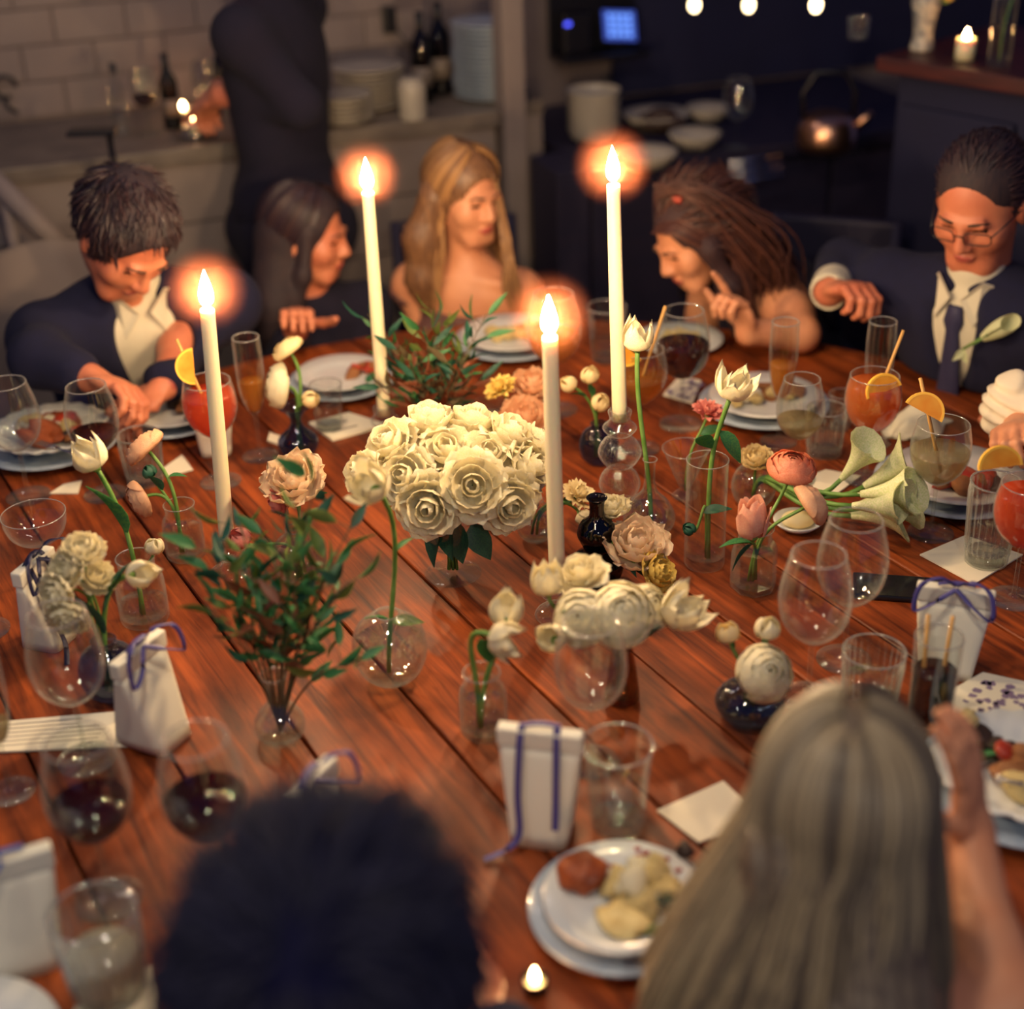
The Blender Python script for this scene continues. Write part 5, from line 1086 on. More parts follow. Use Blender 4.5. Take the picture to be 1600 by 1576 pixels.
# ---- blond woman in the middle
H = V(728, 306, 3.42); R = frame((.62, -.76, -.12)); nb, pl, shl, shr, f, x = sit(H, (.12, -1, 0), .06, -.17, .33, .045, .5); t = base('person', 'person with long blond hair and bare shoulders behind the foliage, head turned', pl)
shl, shr = nb + Vector((.125, -.03, -.075)), nb + Vector((-.135, .02, -.065))   # f faces camera: her own sides swap
x = (shr - shl).normalized()
S = Sdf(); head_sdf(S, H, R, .96); neck(S, nb, H, R, .96, .042); xx, fw, sp, c = torso_sdf(S, nb, pl, shl, shr, 0, True)
elw = [shl + Vector((.05, -.05, -.20)), shr + Vector((.05, -.06, -.20))]; wrs = [Vector((pl.x + .09, 3.37, .66)), Vector((pl.x - .09, 3.37, .66))]
for a, e, w_, sd in ((shl, elw[0], wrs[0], 1), (shr, elw[1], wrs[1], -1)): arm_sdf(S, a, e, w_); hand_sdf(S, w_, (.3 * -sd, -1, -.1), (0, 0, -1), sd, .35)
for q in (-1, 1): S.rc(npv(nb + fw * .055 - sp * .02 + x * .02 * q), npv((shr if q > 0 else shl) + fw * .045 + sp * .035), .011, .009, .015)
attach('body', S.build('body', VX, face_mats(H, R, .96)), SKINS('skin'), t); brows(t, H, R, .96, M['brow'])
S = Sdf(); torso_sdf(S, nb, pl, shl, shr, .012, True); legs_sdf(S, pl, f, x); S.el(npv(nb + sp * .12), (.34, .3, .235), np.array(Matrix((x, fw, sp)).transposed()), .006, -1); attach('dress', S.build('dress', .009), M['mauve'], t)
S = Sdf(); cap_hair(S, H, R, .96, .010, .01)
for q, fr in ((-1, .02), (1, .0)):
    p0 = H + R @ Vector((q * .075, -.03, .0)); S.chain([npv(p0), npv(p0 + R @ Vector((q * .022, -.01, -.10))), npv(p0 + R @ Vector((q * .03, .0, -.2))), npv(p0 + R @ Vector((q * .03, .02, -.27)))], [.036, .044, .038, .016], .03)
attach('hair', S.build('hair', .006, disp=lambda P: .0025 * np.sin(P[:, 0] * 500 + P[:, 2] * 40)), M['hair_blond'], t)
pb = [crom([H + R @ Vector((-.05, -.03, .10)), V(762 + 8 * random.random(), 268, 3.40) , V(778 + 10 * random.random(), 330, 3.38), V(786 + 16 * random.random(), 395, 3.35), V(785 + 30 * random.random(), 450, 3.33 + .02 * random.random()), V(800 + 24 * random.random(), 490 + 20 * random.random(), 3.33)], 3) for _ in range(70)]; strands(pb, .0036, 'hair_strand', HM['blond'], t)
ps, cs = long_hair(H, R, .96, 330, .27, 1.10, seed=3, face_gap=1.35, spread=.2, clumps=60); strands(ps, .0042, 'hair_strand', HM['blond'], t, cols=cs)
chair('dark chair of the blond woman', pl, f)
# ---- dark-haired woman in profile
H = V(482, 368, 3.40); R = frame((.97, -.22, -.16)); nb, pl, shl, shr, f, x = sit(H, (.35, -.94, 0), .06, -.16, .27, .06, .5); t = base('person', 'person with long dark hair in profile beside the tall taper', pl)
S = Sdf(); head_sdf(S, H, R, .96); neck(S, nb, H, R, .96, .042); torso_sdf(S, nb, pl, shl, shr, 0, True)
wr = V(468, 560, 3.2); arm_sdf(S, shr, shr + Vector((-.02, -.08, -.2)), wr); hand_sdf(S, wr, (.12, -.5, .55), (.1, -.8, -.4), 1, .75)
wl = Vector((pl.x + .07, 3.36, .66)); arm_sdf(S, shl, shl + Vector((.0, -.12, -.2)), wl); hand_sdf(S, wl, (.2, -1, 0), (0, 0, -1), -1, .4)
attach('body', S.build('body', VX, face_mats(H, R, .96)), SKINS('skin_w'), t); brows(t, H, R, .96, M['brow'])
S = Sdf(); torso_sdf(S, nb, pl, shl, shr, .015, True); legs_sdf(S, pl, Vector((-.03, -1, 0)), Vector((-1, .03, 0)), .006, .36); arm_sdf(S, shr, shr + Vector((-.02, -.08, -.2)), wr, .016, 1, .85); arm_sdf(S, shl, shl + Vector((.0, -.12, -.2)), wl, .016, 1, .85); attach('black_top', S.build('black_top', .01), M['black_cloth'], t)
S = Sdf(); cap_hair(S, H, R, .96, .012, .0); p0 = H + R @ Vector((.03, -.06, -.02))
S.chain([npv(p0), npv(p0 + Vector((-.02, -.05, -.14))), npv(p0 + Vector((-.01, -.08, -.27)))], [.06, .062, .04], .03); S.chain([npv(H + R @ Vector((.07, .02, .03))), npv(H + R @ Vector((.085, .02, -.07))), npv(H + R @ Vector((.085, .0, -.2)))], [.014, .018, .012], .02); attach('hair', S.build('hair', .007), M['hair_dark'], t)
ps, cs = long_hair(H, R, .96, 520, .30, 1.10, seed=5, face_gap=1.3, spread=.1, clumps=70); strands(ps, .0036, 'hair_strand', HM['dark'], t, cols=cs)
chair('dark backless seat of the dark-haired woman', pl + Vector((-.02, -.10, 0)), Vector((-.03, -1, 0)), back=False)
# ---- leaning woman with brown hair
H = V(1085, 372, 3.22); R = frame((-.80, -.34, -.48), (-.25, 0, 1)); nb = H + Vector((.17, .05, -.085)); pl = Vector((nb.x + .16, nb.y + .14, .52)); f = Vector((-.35, -.94, 0)).normalized(); x = f.cross(Vector((0, 0, 1)))
t = base('person', 'person with long brown hair leaning sideways, chin near a raised hand', pl)
shr = nb + Vector((-.10, .14, -.05)); shl = V(1232, 492, 3.14)
S = Sdf(); head_sdf(S, H, R, .97); S.rc(npv(nb), npv(H + R @ Vector((0, -.03, -.07))), .05, .043, .03); torso_sdf(S, nb, pl, shl, shr, 0, True)
el_ = V(1245, 600, 3.06); wr = V(1170, 520, 3.02); el_ = lift(el_); S.rc(npv(shl), npv(el_), .052, .041, .03); S.rc(npv(el_), npv(wr), .041, .028, .02); hand_sdf(S, wr, (-.35, -.1, .9), (-.8, -.45, -.2), -1, 1.15, 1.0, .12, .2)
er = shr + Vector((-.04, -.02, -.24)); w2 = er + Vector((.02, -.05, -.14)); arm_sdf(S, shr, er, w2); hand_sdf(S, w2, (-.8, -.5, .0), (0, 0, -1), 1, .5)
attach('body', S.build('body', VX, face_mats(H, R, .97)), SKINS('skin'), t); brows(t, H, R, .97, M['brow'])
S = Sdf(); torso_sdf(S, nb, pl, shl, shr, .012, True); legs_sdf(S, pl, Vector((-.75, -.66, 0)), Vector((-.66, .75, 0)), .006, .36); S.el(npv(shl + Vector((0, -.01, .03))), (.085, .085, .10), None, .01, -1); attach('dark_dress', S.build('dark_dress', .009), M['black_cloth'], t)
S = Sdf(); cap_hair(S, H, R, .97, .007, .0)
S.chain([npv(V(1075, 320, 3.3)), npv(V(1135, 370, 3.28)), npv(V(1185, 425, 3.27)), npv(V(1205, 500, 3.27)), npv(V(1190, 560, 3.28))], [.08, .085, .08, .07, .03], .04); S.chain([npv(V(1060, 320, 3.2)), npv(V(1110, 390, 3.13)), npv(V(1140, 450, 3.13)), npv(V(1150, 520, 3.16))], [.012, .02, .024, .012], .03)
attach('hair', S.build('hair', .007, disp=lambda P: .003 * np.sin((P[:, 0] + P[:, 2]) * 330)), M['hair_brown'], t)
pa = []
for i in range(520):
    u = random.random(); o = Vector((random.gauss(0, .02), random.gauss(0, .02), random.gauss(0, .022)))
    P = [V(1020 + 60 * u, 285 + 30 * random.random(), 3.17 + .12 * u), V(1090 + 50 * u, 300 + 30 * u, 3.15 + .1 * u) + o * .5, V(1150 + 40 * random.random(), 370, 3.15 + .1 * u) + o, V(1190 + 30 * random.random(), 430, 3.16 + .1 * u) + o, V(1195 + 40 * (random.random() - .3), 540, 3.17 + .1 * u) + o]
    pa.append(crom(P, 3))
for i in range(320):
    u = random.random(); j = random.gauss(0, .004); lp = lambda a, b, c: H + R @ Vector((a + j, b, c)) * .97
    pa.append(crom([lp(-.012 - .01 * random.random(), .088 - .12 * u, .104 + .012 * u - .02 * (1 - u)), lp(-.066, .066 - .11 * u, .078), lp(-.094, .028 - .08 * u, .018), lp(-.100, -.02 - .06 * u, -.05), V(1140 + 40 * random.random(), 470, 3.12 + .06 * u), V(1150 + 50 * random.random(), 530 + 20 * random.random(), 3.13 + .06 * u)], 3))
pa += short_hair(H, R, .97, 900, .09, .012, 8, .9, .12, True); strands(pa, .0024, 'hair_strand', HM['brown'], t)
v, f2 = tube([H + R @ Vector((-.05, -.0, .118)) - t.location, H + R @ Vector((0, .01, .128)) - t.location, H + R @ Vector((.05, .0, .118)) - t.location], .008, 8); link('hair_clip', mesh('hair_clip', v, f2), M['tomato'], t)['label'] = 'small red hair clip'
chair('dark chair of the leaning woman', pl, f)
# ---- suited man with tie
H = V(1532, 318, 2.86); R = frame((-.55, -.70, -.42)); nb, pl, shl, shr, f, x = sit(H, (-.72, -.70, 0), .16, -.17, .40, .06, .53); t = base('person', 'person in a navy suit and blue tie with a flower on the lapel', pl)
shl, shr = nb + x * -.2 - Vector((0, 0, .06)), nb + x * .2 - Vector((0, 0, .06))
S = Sdf(); head_sdf(S, H, R, 1.08, True); neck(S, nb, H, R, 1.05, .055)
A = [(shl, V(1650, 560, 2.78), V(1640, 620, 2.68)), (shr, V(1318, 415, 3.20), V(1296, 455, 3.0))]
S.rc(npv(shl), npv(shr), .05, None, .03); arm_sdf(S, *A[0]); hand_sdf(S, A[0][2], (-.6, -.7, -.1), (0, 0, -1), -1, .6, 1.08); S.rc(npv(A[1][0]), npv(A[1][1]), .05, .042, .03); S.rc(npv(A[1][1]), npv(A[1][2]), .042, .031, .02); hand_sdf(S, A[1][2], V(1352, 448, 2.9) - A[1][2], (.1, -.5, -.85), 1, 1.1, 1.12)
torso_sdf(S, nb, pl, shl, shr, -.006)
attach('body', S.build('body', VX, face_mats(H, R, 1.08)), SKINS('skin_w'), t); brows(t, H, R, 1.08, M['brow'])
fw = suit_layers(t, nb, pl, shl, shr, [(A[0][0], A[0][1], A[0][2], .85), (A[1][0], A[1][1], A[1][2], .62)], f, x, H, True, .085)
S = Sdf(); w_ = A[1][2]; e_ = A[1][1]; S.rc(npv(e_.lerp(w_, .6)), npv(e_.lerp(w_, .97)), .046, .043, .01); S.rc(npv(e_.lerp(w_, .9)), npv(e_.lerp(w_, 1.06)), .034, .034, .004, -1); attach('shirt_cuff', S.build('shirt_cuff', .005), M['shirt'], t)
S = Sdf(); cap_hair(S, H, R, 1.08, .003, -.012); attach('hair', S.build('hair', .006), M['hair_dark'], t); strands(short_hair(H, R, 1.08, 1500, .04, .004, 4, 1.0, .2, True), .0022, 'hair_strand', HM['dark'], t)
sp_ = lambda x_, y_, z_: H + R @ Vector((x_, y_, z_)) * 1.08 - t.location
mb = MB()
for q in (-1, 1):
    mb.add(*tube([sp_(q * (.033 + .024 * math.copysign(abs(math.cos(a)) ** .5, math.cos(a))), .101 - .010 * abs(math.cos(a) * .5 + .5), .001 + .014 * math.copysign(abs(math.sin(a)) ** .5, math.sin(a))) for a in [k * math.pi / 12 for k in range(25)]], .0014, 5, False)); mb.add(*tube([sp_(q * .057, .092, .006), sp_(q * .08, .02, .008), sp_(q * .081, -.01, .004)], .0016, 5))
mb.add(*tube([sp_(-.010, .102, .006), sp_(0, .104, .009), sp_(.010, .102, .006)], .0014, 5)); link('spectacle_frame', mb.mesh('spectacle_frame'), M['black'], t)
# boutonniere
from mathutils.bvhtree import BVHTree
jk = [o for o in t.children if o.name.startswith('jacket')][0].data
bv = BVHTree.FromPolygons([v_.co for v_ in jk.vertices], [tuple(p_.vertices) for p_ in jk.polygons])
def onj(px, py, off):
    h = bv.ray_cast(Vector((0, 0, CAMZ)), sight(px, py).normalized()); return (h[0] if h[0] is not None else V(px, py, 2.7)) - sight(px, py).normalized() * off
p = onj(1505, 545, .06); q = onj(1582, 502, .034); d = (q - p); bt = thing('boutonniere', 'white calla boutonniere pinned to the navy lapel', 'flower', p); v, f2 = tube([Vector(), d * .5], [.003, .004], 8); link('stem', mesh('stem', v, f2), M['green'], bt)
v = []; ff = []
for j in range(7):
    s_ = j / 6
    for i in range(13):
        a = -3 + 6 * i / 12; r_ = .2 + .22 * math.sin(s_ * 2.2); v.append((r_ * math.cos(a), r_ * math.sin(a), s_ * 1.6 + .3 * s_ * math.cos(a)))
for j in range(6):
    for i in range(12): k = j * 13 + i; ff.append((k, k + 1, k + 14, k + 13))
link('spathe', mesh('spathe', v, ff), M['calla'], bt, Matrix.Translation(d * .42) @ align(d) @ Matrix.Scale(.045, 4))
for k in (-1, 1): leaf_obj(bt, p, p, (-.3 + .4 * k, -.4, -.7), .032, M['calla'], k, .5, .2, 'rib')
chair('dark chair of the man in a navy suit', pl, f)
# ---- suited man bent over his plate
H = V(196, 372, 2.93); R = frame((.45, -.52, -.75), (.2, 0, 1)); nb = H + Vector((-.03, .10, -.15)); pl = Vector((nb.x - .1, nb.y + .18, .53)); f = Vector((.45, -.9, 0)).normalized(); x = f.cross(Vector((0, 0, 1)))
t = base('person', 'person in a dark jacket and open white shirt bent over a plate', pl); shl = nb - x * .2 - Vector((0, 0, .07)); shr = nb + x * .2 - Vector((0, 0, .07))
if shl.x > shr.x: pass
S = Sdf(); head_sdf(S, H, R, 1.06, True); neck(S, nb, H, R, 1.05, .054); S.rc(npv(shl), npv(shr), .05, None, .03); torso_sdf(S, nb, pl, shl, shr, -.006)
A = [(shl, V(276, 545, 2.95), V(256, 604, 2.80)), (shr, V(62, 560, 2.80), V(140, 590, 2.72))]
arm_sdf(S, *A[0]); hand_sdf(S, A[0][2], (-.5, -.6, -.2), (0, 0, -1), -1, .7); arm_sdf(S, *A[1]); hand_sdf(S, A[1][2], (.8, -.4, -.1), (.1, -.5, -.8), 1, .8, 1.08)
attach('body', S.build('body', VX, face_mats(H, R, 1.06)), SKINS('skin_w'), t); brows(t, H, R, 1.06, M['brow'])
suit_layers(t, nb, pl, shl, shr, [(A[0][0], A[0][1], A[0][2], .8), (A[1][0], A[1][1], A[1][2], .72)], f, x, H, None, .10)
S = Sdf(); cap_hair(S, H, R, 1.06, .010, .0); attach('hair', S.build('hair', .006), M['hair_dark'], t); strands(short_hair(H, R, 1.06, 1600, .05, .010, 5, .9, .22), .0026, 'hair_strand', HM['dark'], t)
chair('white shell-backed chair of the man bent over his plate', pl - Vector((.12, -.05, 0)), f, 'white_wood', .93, True)
# ---- guest with ivory ruffled sleeve at the table edge
pl = Vector((1.35, 2.32, .53)); f = Vector((-.97, -.2, 0)).normalized(); x = f.cross(Vector((0, 0, 1))); H = Vector((1.22, 2.28, 1.18)); R = frame((-.9, .2, -.2)); nb = H + Vector((.04, 0, -.16)); t = base('person', 'person with an ivory ruffled sleeve holding a glass beside the orange spritz', pl)
shl = nb - x * .165 - Vector((0, 0, .05)); shr = nb + x * .165 - Vector((0, 0, .05)); near, far = (shl, shr) if shl.y < shr.y else (shr, shl)
w1 = V(1592, 668, 2.40); e1 = V(1650, 640, 2.42) ; S = Sdf(); head_sdf(S, H, R, .97); neck(S, nb, H, R, .97, .043); torso_sdf(S, nb, pl, shl, shr, 0, True)
arm_sdf(S, near, e1, w1); hand_sdf(S, w1, (-.4, -.7, .3), (.2, -.3, -.8), 1 if near is shl else -1, .9); w2 = far + Vector((-.06, -.06, -.42)); arm_sdf(S, far, far + Vector((-.06, .06, -.22)), w2); hand_sdf(S, w2, (-1, 0, -.1), (0, 0, -1), -1 if near is shl else 1, .5)
attach('body', S.build('body', VX, face_mats(H, R, .97)), SKINS('skin'), t); brows(t, H, R, .97, M['brow'])
S = Sdf(); torso_sdf(S, nb, pl, shl, shr, .014, True); legs_sdf(S, pl, f, x); attach('ivory_dress', S.build('ivory_dress', .01), M['ruffle'], t)
S = Sdf(); c0 = V(1585, 640, 2.46); S.el(npv(c0), (.055, .05, .075), None, .02); S.rc(npv(c0), npv(near), .05, .07, .03); attach('ruffled_sleeve', S.build('ruffled_sleeve', .005, disp=lambda P: .004 * np.sin(P[:, 2] * 210 + 3 * np.sin(P[:, 0] * 40 + P[:, 2] * 30))), M['ruffle'], t)
S = Sdf(); cap_hair(S, H, R, .97, .012); attach('hair', S.build('hair', .007), M['hair_brown'], t); chair('dark chair of the guest with the ruffled sleeve', pl, f)
# ---- ash-blond woman, back of head to us, one hand raised
H = V(1318, 1275, 1.18); R = frame((.25, .95, -.12)); f = Vector((.05, 1, 0)).normalized(); x = f.cross(Vector((0, 0, 1))); nb = H + Vector((0, -.06, -.16)); pl = Vector((nb.x, nb.y - .2, .53)); t = base('person', 'person with long ash-blond hair seen from behind, raising a hand', pl)
shl = nb - x * .15 - Vector((0, .03, .10)); shr = nb + x * .17 - Vector((0, 0, .05))
S = Sdf(); head_sdf(S, H, R, .98); neck(S, nb, H, R, .98, .043); torso_sdf(S, nb, pl, shl, shr, 0, True)
er = V(1540, 1478, 1.16); wr = V(1516, 1300, 1.28); S.rc(npv(shr), npv(er), .046, .038, .03); S.rc(npv(er), npv(wr), .037, .026, .02); hand_sdf(S, wr, (-.12, .12, 1), (-.75, .55, .05), 1, .22, .95, None, .9)
wl = shl + Vector((.06, .16, -.36)); arm_sdf(S, shl, shl + Vector((-.03, -.03, -.27)), wl); hand_sdf(S, wl, (.2, 1, 0), (0, 0, -1), -1, .5)
attach('body', S.build('body', VX, face_mats(H, R, .98)), SKINS('skin'), t); brows(t, H, R, .98, M['brow'])
S = Sdf(); torso_sdf(S, nb, pl, shl, shr, .012, True); legs_sdf(S, pl, f, x); S.el(npv(nb + Vector((0, 0, .1))), (.4, .3, .2), None, .01, -1); attach('navy_dress', S.build('navy_dress', .01), M['suit'], t)
S = Sdf(); cap_hair(S, H, R, .98, .012, .01); b0 = H + R @ Vector((0, -.06, -.03)); S.chain([npv(b0), npv(b0 + Vector((0, -.06, -.14))), npv(b0 + Vector((0, -.09, -.36)))], [.085, .095, .10], .03); S.chain([npv(b0 + Vector((-.05, 0, 0))), npv(b0 + Vector((-.09, -.04, -.16))), npv(b0 + Vector((-.12, -.06, -.36)))], [.05, .06, .06], .04); attach('hair', S.build('hair', .007, disp=lambda P: .003 * np.sin(P[:, 0] * 300)), M['hair_ash'], t)
ps, cs = long_hair(H, R, .98, 900, .5, 1.16, back=Vector((-.04, -.42, 0)), seed=9, face_gap=1.0, spread=.42, clumps=110, drift=Vector((-.20, 0, 0)), wave=.008, ele=.0); strands(ps, .0046, 'hair_strand', HM['ash'], t, cols=cs, low=.065)
chair('dark chair of the ash-blond woman', pl, f, bh=.8)
# ---- black-haired guest, back of head to us
H = V(522, 1520, .84); R = frame((.1, 1, -.1)); f = Vector((.1, 1, 0)).normalized(); x = f.cross(Vector((0, 0, 1))); nb = H + Vector((0, -.05, -.17)); pl = Vector((nb.x - .02, nb.y - .17, .53)); t = base('person', 'person with short black hair and dark jacket seen from behind', pl)
shl = nb - x * .2 - Vector((0, 0, .06)); shr = nb + x * .2 - Vector((0, 0, .06))
S = Sdf(); head_sdf(S, H, R, 1.06, True); neck(S, nb, H, R, 1.05, .055); S.rc(npv(shl), npv(shr), .05, None, .03); torso_sdf(S, nb, pl, shl, shr, -.006)
A = []
for sh, q in ((shl, -1), (shr, 1)):
    w_ = sh + Vector((-.1 * q, .36, 0)); w_.z = TZ + .045; A.append((sh, sh + Vector((.07 * q, .12, -.24)), w_)); arm_sdf(S, *A[-1]); hand_sdf(S, w_, (-.3 * q, 1, 0), (0, 0, -1), q, .6, 1.05)
attach('body', S.build('body', VX, face_mats(H, R, 1.06)), SKINS('skin_w'), t); brows(t, H, R, 1.06, M['brow'])
suit_layers(t, nb, pl, shl, shr, [A[0] + (.85,), A[1] + (.85,)], f, x, H)
S = Sdf(); cap_hair(S, H, R, 1.06, .018, .01, 0); S.el(npv(H + R @ Vector((0, -.03, -.02))), (.098, .10, .085), np.array(R), .02); attach('hair', S.build('hair', .006), M['hair_black'], t); strands(short_hair(H, R, 1.06, 1600, .06, .02, 6, .8, .6), .003, 'hair_strand', HM['black'], t)
chair('dark chair of the black-haired guest', pl, f, bh=.8)
# ---- server standing at the counter, back to us
pl = Vector((V(440, 200, 3.81).x, 3.81, .93)); f = Vector((-.97, .25, 0)).normalized(); x = f.cross(Vector((0, 0, 1))); nb = pl + Vector((0, .02, .50)); H = nb + Vector((-.02, .03, .17)); R = frame((-.95, .3, -.2)); t = base('person', 'person in dark clothes standing at the service counter, reaching to the ledge', pl)
shl = nb - x * .19 - Vector((0, 0, .05)); shr = nb + x * .19 - Vector((0, 0, .05)); S = Sdf(); head_sdf(S, H, R, 1.03, True); neck(S, nb, H, R, 1.03, .052); torso_sdf(S, nb, pl, shl, shr, 0)
A = [(shl, V(470, 165, 3.63), V(345, 150, 3.76)), (shr, V(420, 165, 3.92), V(345, 140, 3.90))]
for (a, b_, c_), q in zip(A, (-1, 1)): arm_sdf(S, a, b_, c_); hand_sdf(S, c_, (-.5, .6, -.4), (0, .2, -1), q, .6)
attach('body', S.build('body', VX, face_mats(H, R, 1.03)), SKINS('skin_w'), t); brows(t, H, R, 1.03, M['brow'])
S = Sdf(); torso_sdf(S, nb, pl, shl, shr, .02)
for a in A: arm_sdf(S, *a, g=.014, to=.35)
attach('dark_shirt', S.build('dark_shirt', .01), M['black_cloth'], t)
S = Sdf(); legs_sdf(S, pl - Vector((0, 0, .06)), f, x, .02, stand=True); S.el(npv(pl - Vector((0, 0, .08))), (.18, .13, .14), None, .04); attach('trousers', S.build('trousers', .011), M['black_cloth'], t)
S = Sdf(); cap_hair(S, H, R, 1.03, .01); attach('hair', S.build('hair', .007), M['hair_dark'], t)
# ================================================================== things on the counter, sideboard and bar
def L3(name, label, cat, prof, mat, pos, seg=28, group=None, part=None, sub=3):
    t = thing(name, label, cat, pos, 0, group); link(part or 'body', mesh(part or 'body', *lathe(prof2(prof, sub), seg)), M[mat], t); return t
WB = [(0, 0), (.036, 0), (.038, .01), (.038, .17), (.034, .20), (.016, .235), (.0135, .25), (.0135, .295), (.015, .297), (.015, .302), (0, .302)]
CZ = 1.05
def on(px, py, z=CZ + .002): return T(px, py, z)
for px, py, s, mat, lb in [(192, 208, .62, 'glass_edge', 'clear glass carafe bottle on the stone ledge'), (272, 200, .66, 'bottle', 'dark slender bottle on the stone ledge beside the lit dish'), (662, 158, .82, 'bottle', 'dark wine bottle beside the bright jar on the ledge'), (690, 145, .85, 'bottle', 'dark wine bottle in front of the blue plate stack'), (350, 165, .6, 'bottle', 'dark bottle half behind the standing server')]:
    t = thing('wine_bottle', lb, 'bottle', on(px, py)); t.scale = (s,) * 3; t.location.z += .004
    link('glass', mesh('glass', *lathe(prof2(WB, 2), 24)), M[mat], t); link('label', mesh('label', *lathe([(.0385, .05), (.0388, .05), (.0388, .12), (.0385, .12)], 24)), M['ledge' if mat == 'bottle' else 'glass'], t)
    link('capsule', mesh('capsule', *lathe([(.0142, .255), (.0146, .3), (.0, .303)], 16)), M['black'], t)
for px, py, lb, k in [(235, 210, 'round glass with a warm glint on the stone ledge', 'wine'), (330, 195, 'stemmed glass next to the server on the ledge', 'wine')]:
    stem_glass(k, lb, on(px, py), .85, M['redwine'] if px == 235 else None, .3)
d = thing('lit_dish', 'shallow dish with a burning tea light on the stone ledge', 'dish', on(305, 212)); link('dish', mesh('dish', *lathe([(0, 0), (.04, 0), (.055, .012), (.052, .014), (.038, .004), (0, .004)], 28)), M['steel'], d); link('candle', mesh('candle', *lathe([(0, .004), (.016, .004), (.016, .045), (0, .045)], 18)), M['wax'], d); link('flame', flame_mesh(.02, .006), M['small_flame'], d, Matrix.Translation((0, 0, .046)))
tb = thing('ledge_tea_light', 'lit tea light behind the dark slender bottle', 'candle', on(288, 182)); link('cup', mesh('cup', *lathe([(0, 0), (.02, 0), (.022, .03), (.02, .03), (.018, .004), (0, .004)], 20)), M['glass_edge'], tb); link('wax', mesh('wax', *lathe([(0, .005), (.017, .005), (.017, .018), (0, .018)], 16)), M['wax'], tb); link('flame', flame_mesh(.024, .007), M['small_flame'], tb, Matrix.Translation((0, 0, .02)))
ORD = 'first second third fourth fifth sixth seventh eighth ninth tenth eleventh twelfth thirteenth fourteenth fifteenth sixteenth seventeenth'.split()
def stack(pos, n, r, dz, name, lb, cat, mat, group):
    v, f = lathe([(0, .003), (r * .55, .003), (r * .58, 0), (r * .64, 0), (r * .68, .004), (r, .014), (r * .985, .017), (r * .6, .007), (0, .007)], 32); me = mesh(name, v, f); me.materials.append(M[mat])
    for k in range(n):
        t = thing(name, lb % ORD[k], cat, Vector(pos) + Vector((random.uniform(-.003, .003), random.uniform(-.003, .003), k * dz)), 0, group); link('dish', me, None, t)
        link('foot_ring', cached('fr%.3f' % r, lambda: mesh('foot_ring', *lathe([(r * .54, 0), (r * .56, .0005), (r * .56, .004), (r * .53, .004)], 24))), M[mat], t)
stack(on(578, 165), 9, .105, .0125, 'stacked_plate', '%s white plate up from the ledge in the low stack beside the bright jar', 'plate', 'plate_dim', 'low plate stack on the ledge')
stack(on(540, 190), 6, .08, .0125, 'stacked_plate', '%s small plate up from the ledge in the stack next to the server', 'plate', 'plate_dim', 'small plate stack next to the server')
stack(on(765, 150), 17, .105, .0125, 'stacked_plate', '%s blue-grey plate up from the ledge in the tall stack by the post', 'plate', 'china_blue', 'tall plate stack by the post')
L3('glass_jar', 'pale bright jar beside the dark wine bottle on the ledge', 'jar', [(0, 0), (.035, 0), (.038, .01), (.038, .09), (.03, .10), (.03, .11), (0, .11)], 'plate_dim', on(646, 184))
# sideboard dishes
SZ = .92
for k in range(5):
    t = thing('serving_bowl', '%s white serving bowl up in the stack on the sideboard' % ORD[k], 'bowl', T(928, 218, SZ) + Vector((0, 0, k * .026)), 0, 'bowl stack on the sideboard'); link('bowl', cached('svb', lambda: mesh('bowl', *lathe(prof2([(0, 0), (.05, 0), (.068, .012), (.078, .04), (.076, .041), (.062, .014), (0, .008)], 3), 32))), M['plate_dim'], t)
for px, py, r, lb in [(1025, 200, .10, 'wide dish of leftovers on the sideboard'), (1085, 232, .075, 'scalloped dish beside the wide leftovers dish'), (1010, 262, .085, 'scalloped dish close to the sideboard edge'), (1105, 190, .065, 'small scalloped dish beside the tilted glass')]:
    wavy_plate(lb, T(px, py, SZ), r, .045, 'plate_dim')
food('leftover_heap', 'dark leftovers heaped in the wide dish', T(1030, 200, SZ + .012), (.07, .06, .035), 'charred', 0, 5)
stem_glass('wine', 'upright wine glass at the end of the sideboard dishes', T(1150, 232, SZ), .95)
for k in range(4):
    v, f = tube([(0, 0, 0), (.16, .05, 0)], .005, 8); b = T(1140, 258 + k * 11, SZ + .001 + .0)
    t = thing('serving_tongs', 'polished steel tongs on the sideboard, %s counted from the dishes' % ORD[k], 'tongs', b, .1, 'tongs on the sideboard'); link('blade', mesh('blade', [(p[0], p[1], p[2] + .005) for p in v], f), M['steel'], t); v, f = tube([(0, .012, .005), (.16, .056, .005)], .005, 8); link('blade', mesh('blade', v, f), M['steel'], t)
kt = thing('copper_kettle', 'copper kettle with a black hoop handle on the sideboard', 'kettle', T(1290, 232, SZ)); link('body', mesh('body', *lathe(prof2([(0, 0), (.07, 0), (.085, .03), (.075, .08), (.04, .105), (0, .11)], 3), 28)), M['copper'], kt)
v, f = tube([(-.07, 0, .09), (-.075, 0, .16), (-.04, 0, .215), (.04, 0, .215), (.075, 0, .16), (.07, 0, .09)], .008, 8); link('handle', mesh('handle', v, f), M['black'], kt); v, f = tube([(.07, 0, .05), (.11, 0, .085), (.125, 0, .1)], [.018, .012, .009], 8); link('spout', mesh('spout', v, f), M['copper'], kt)
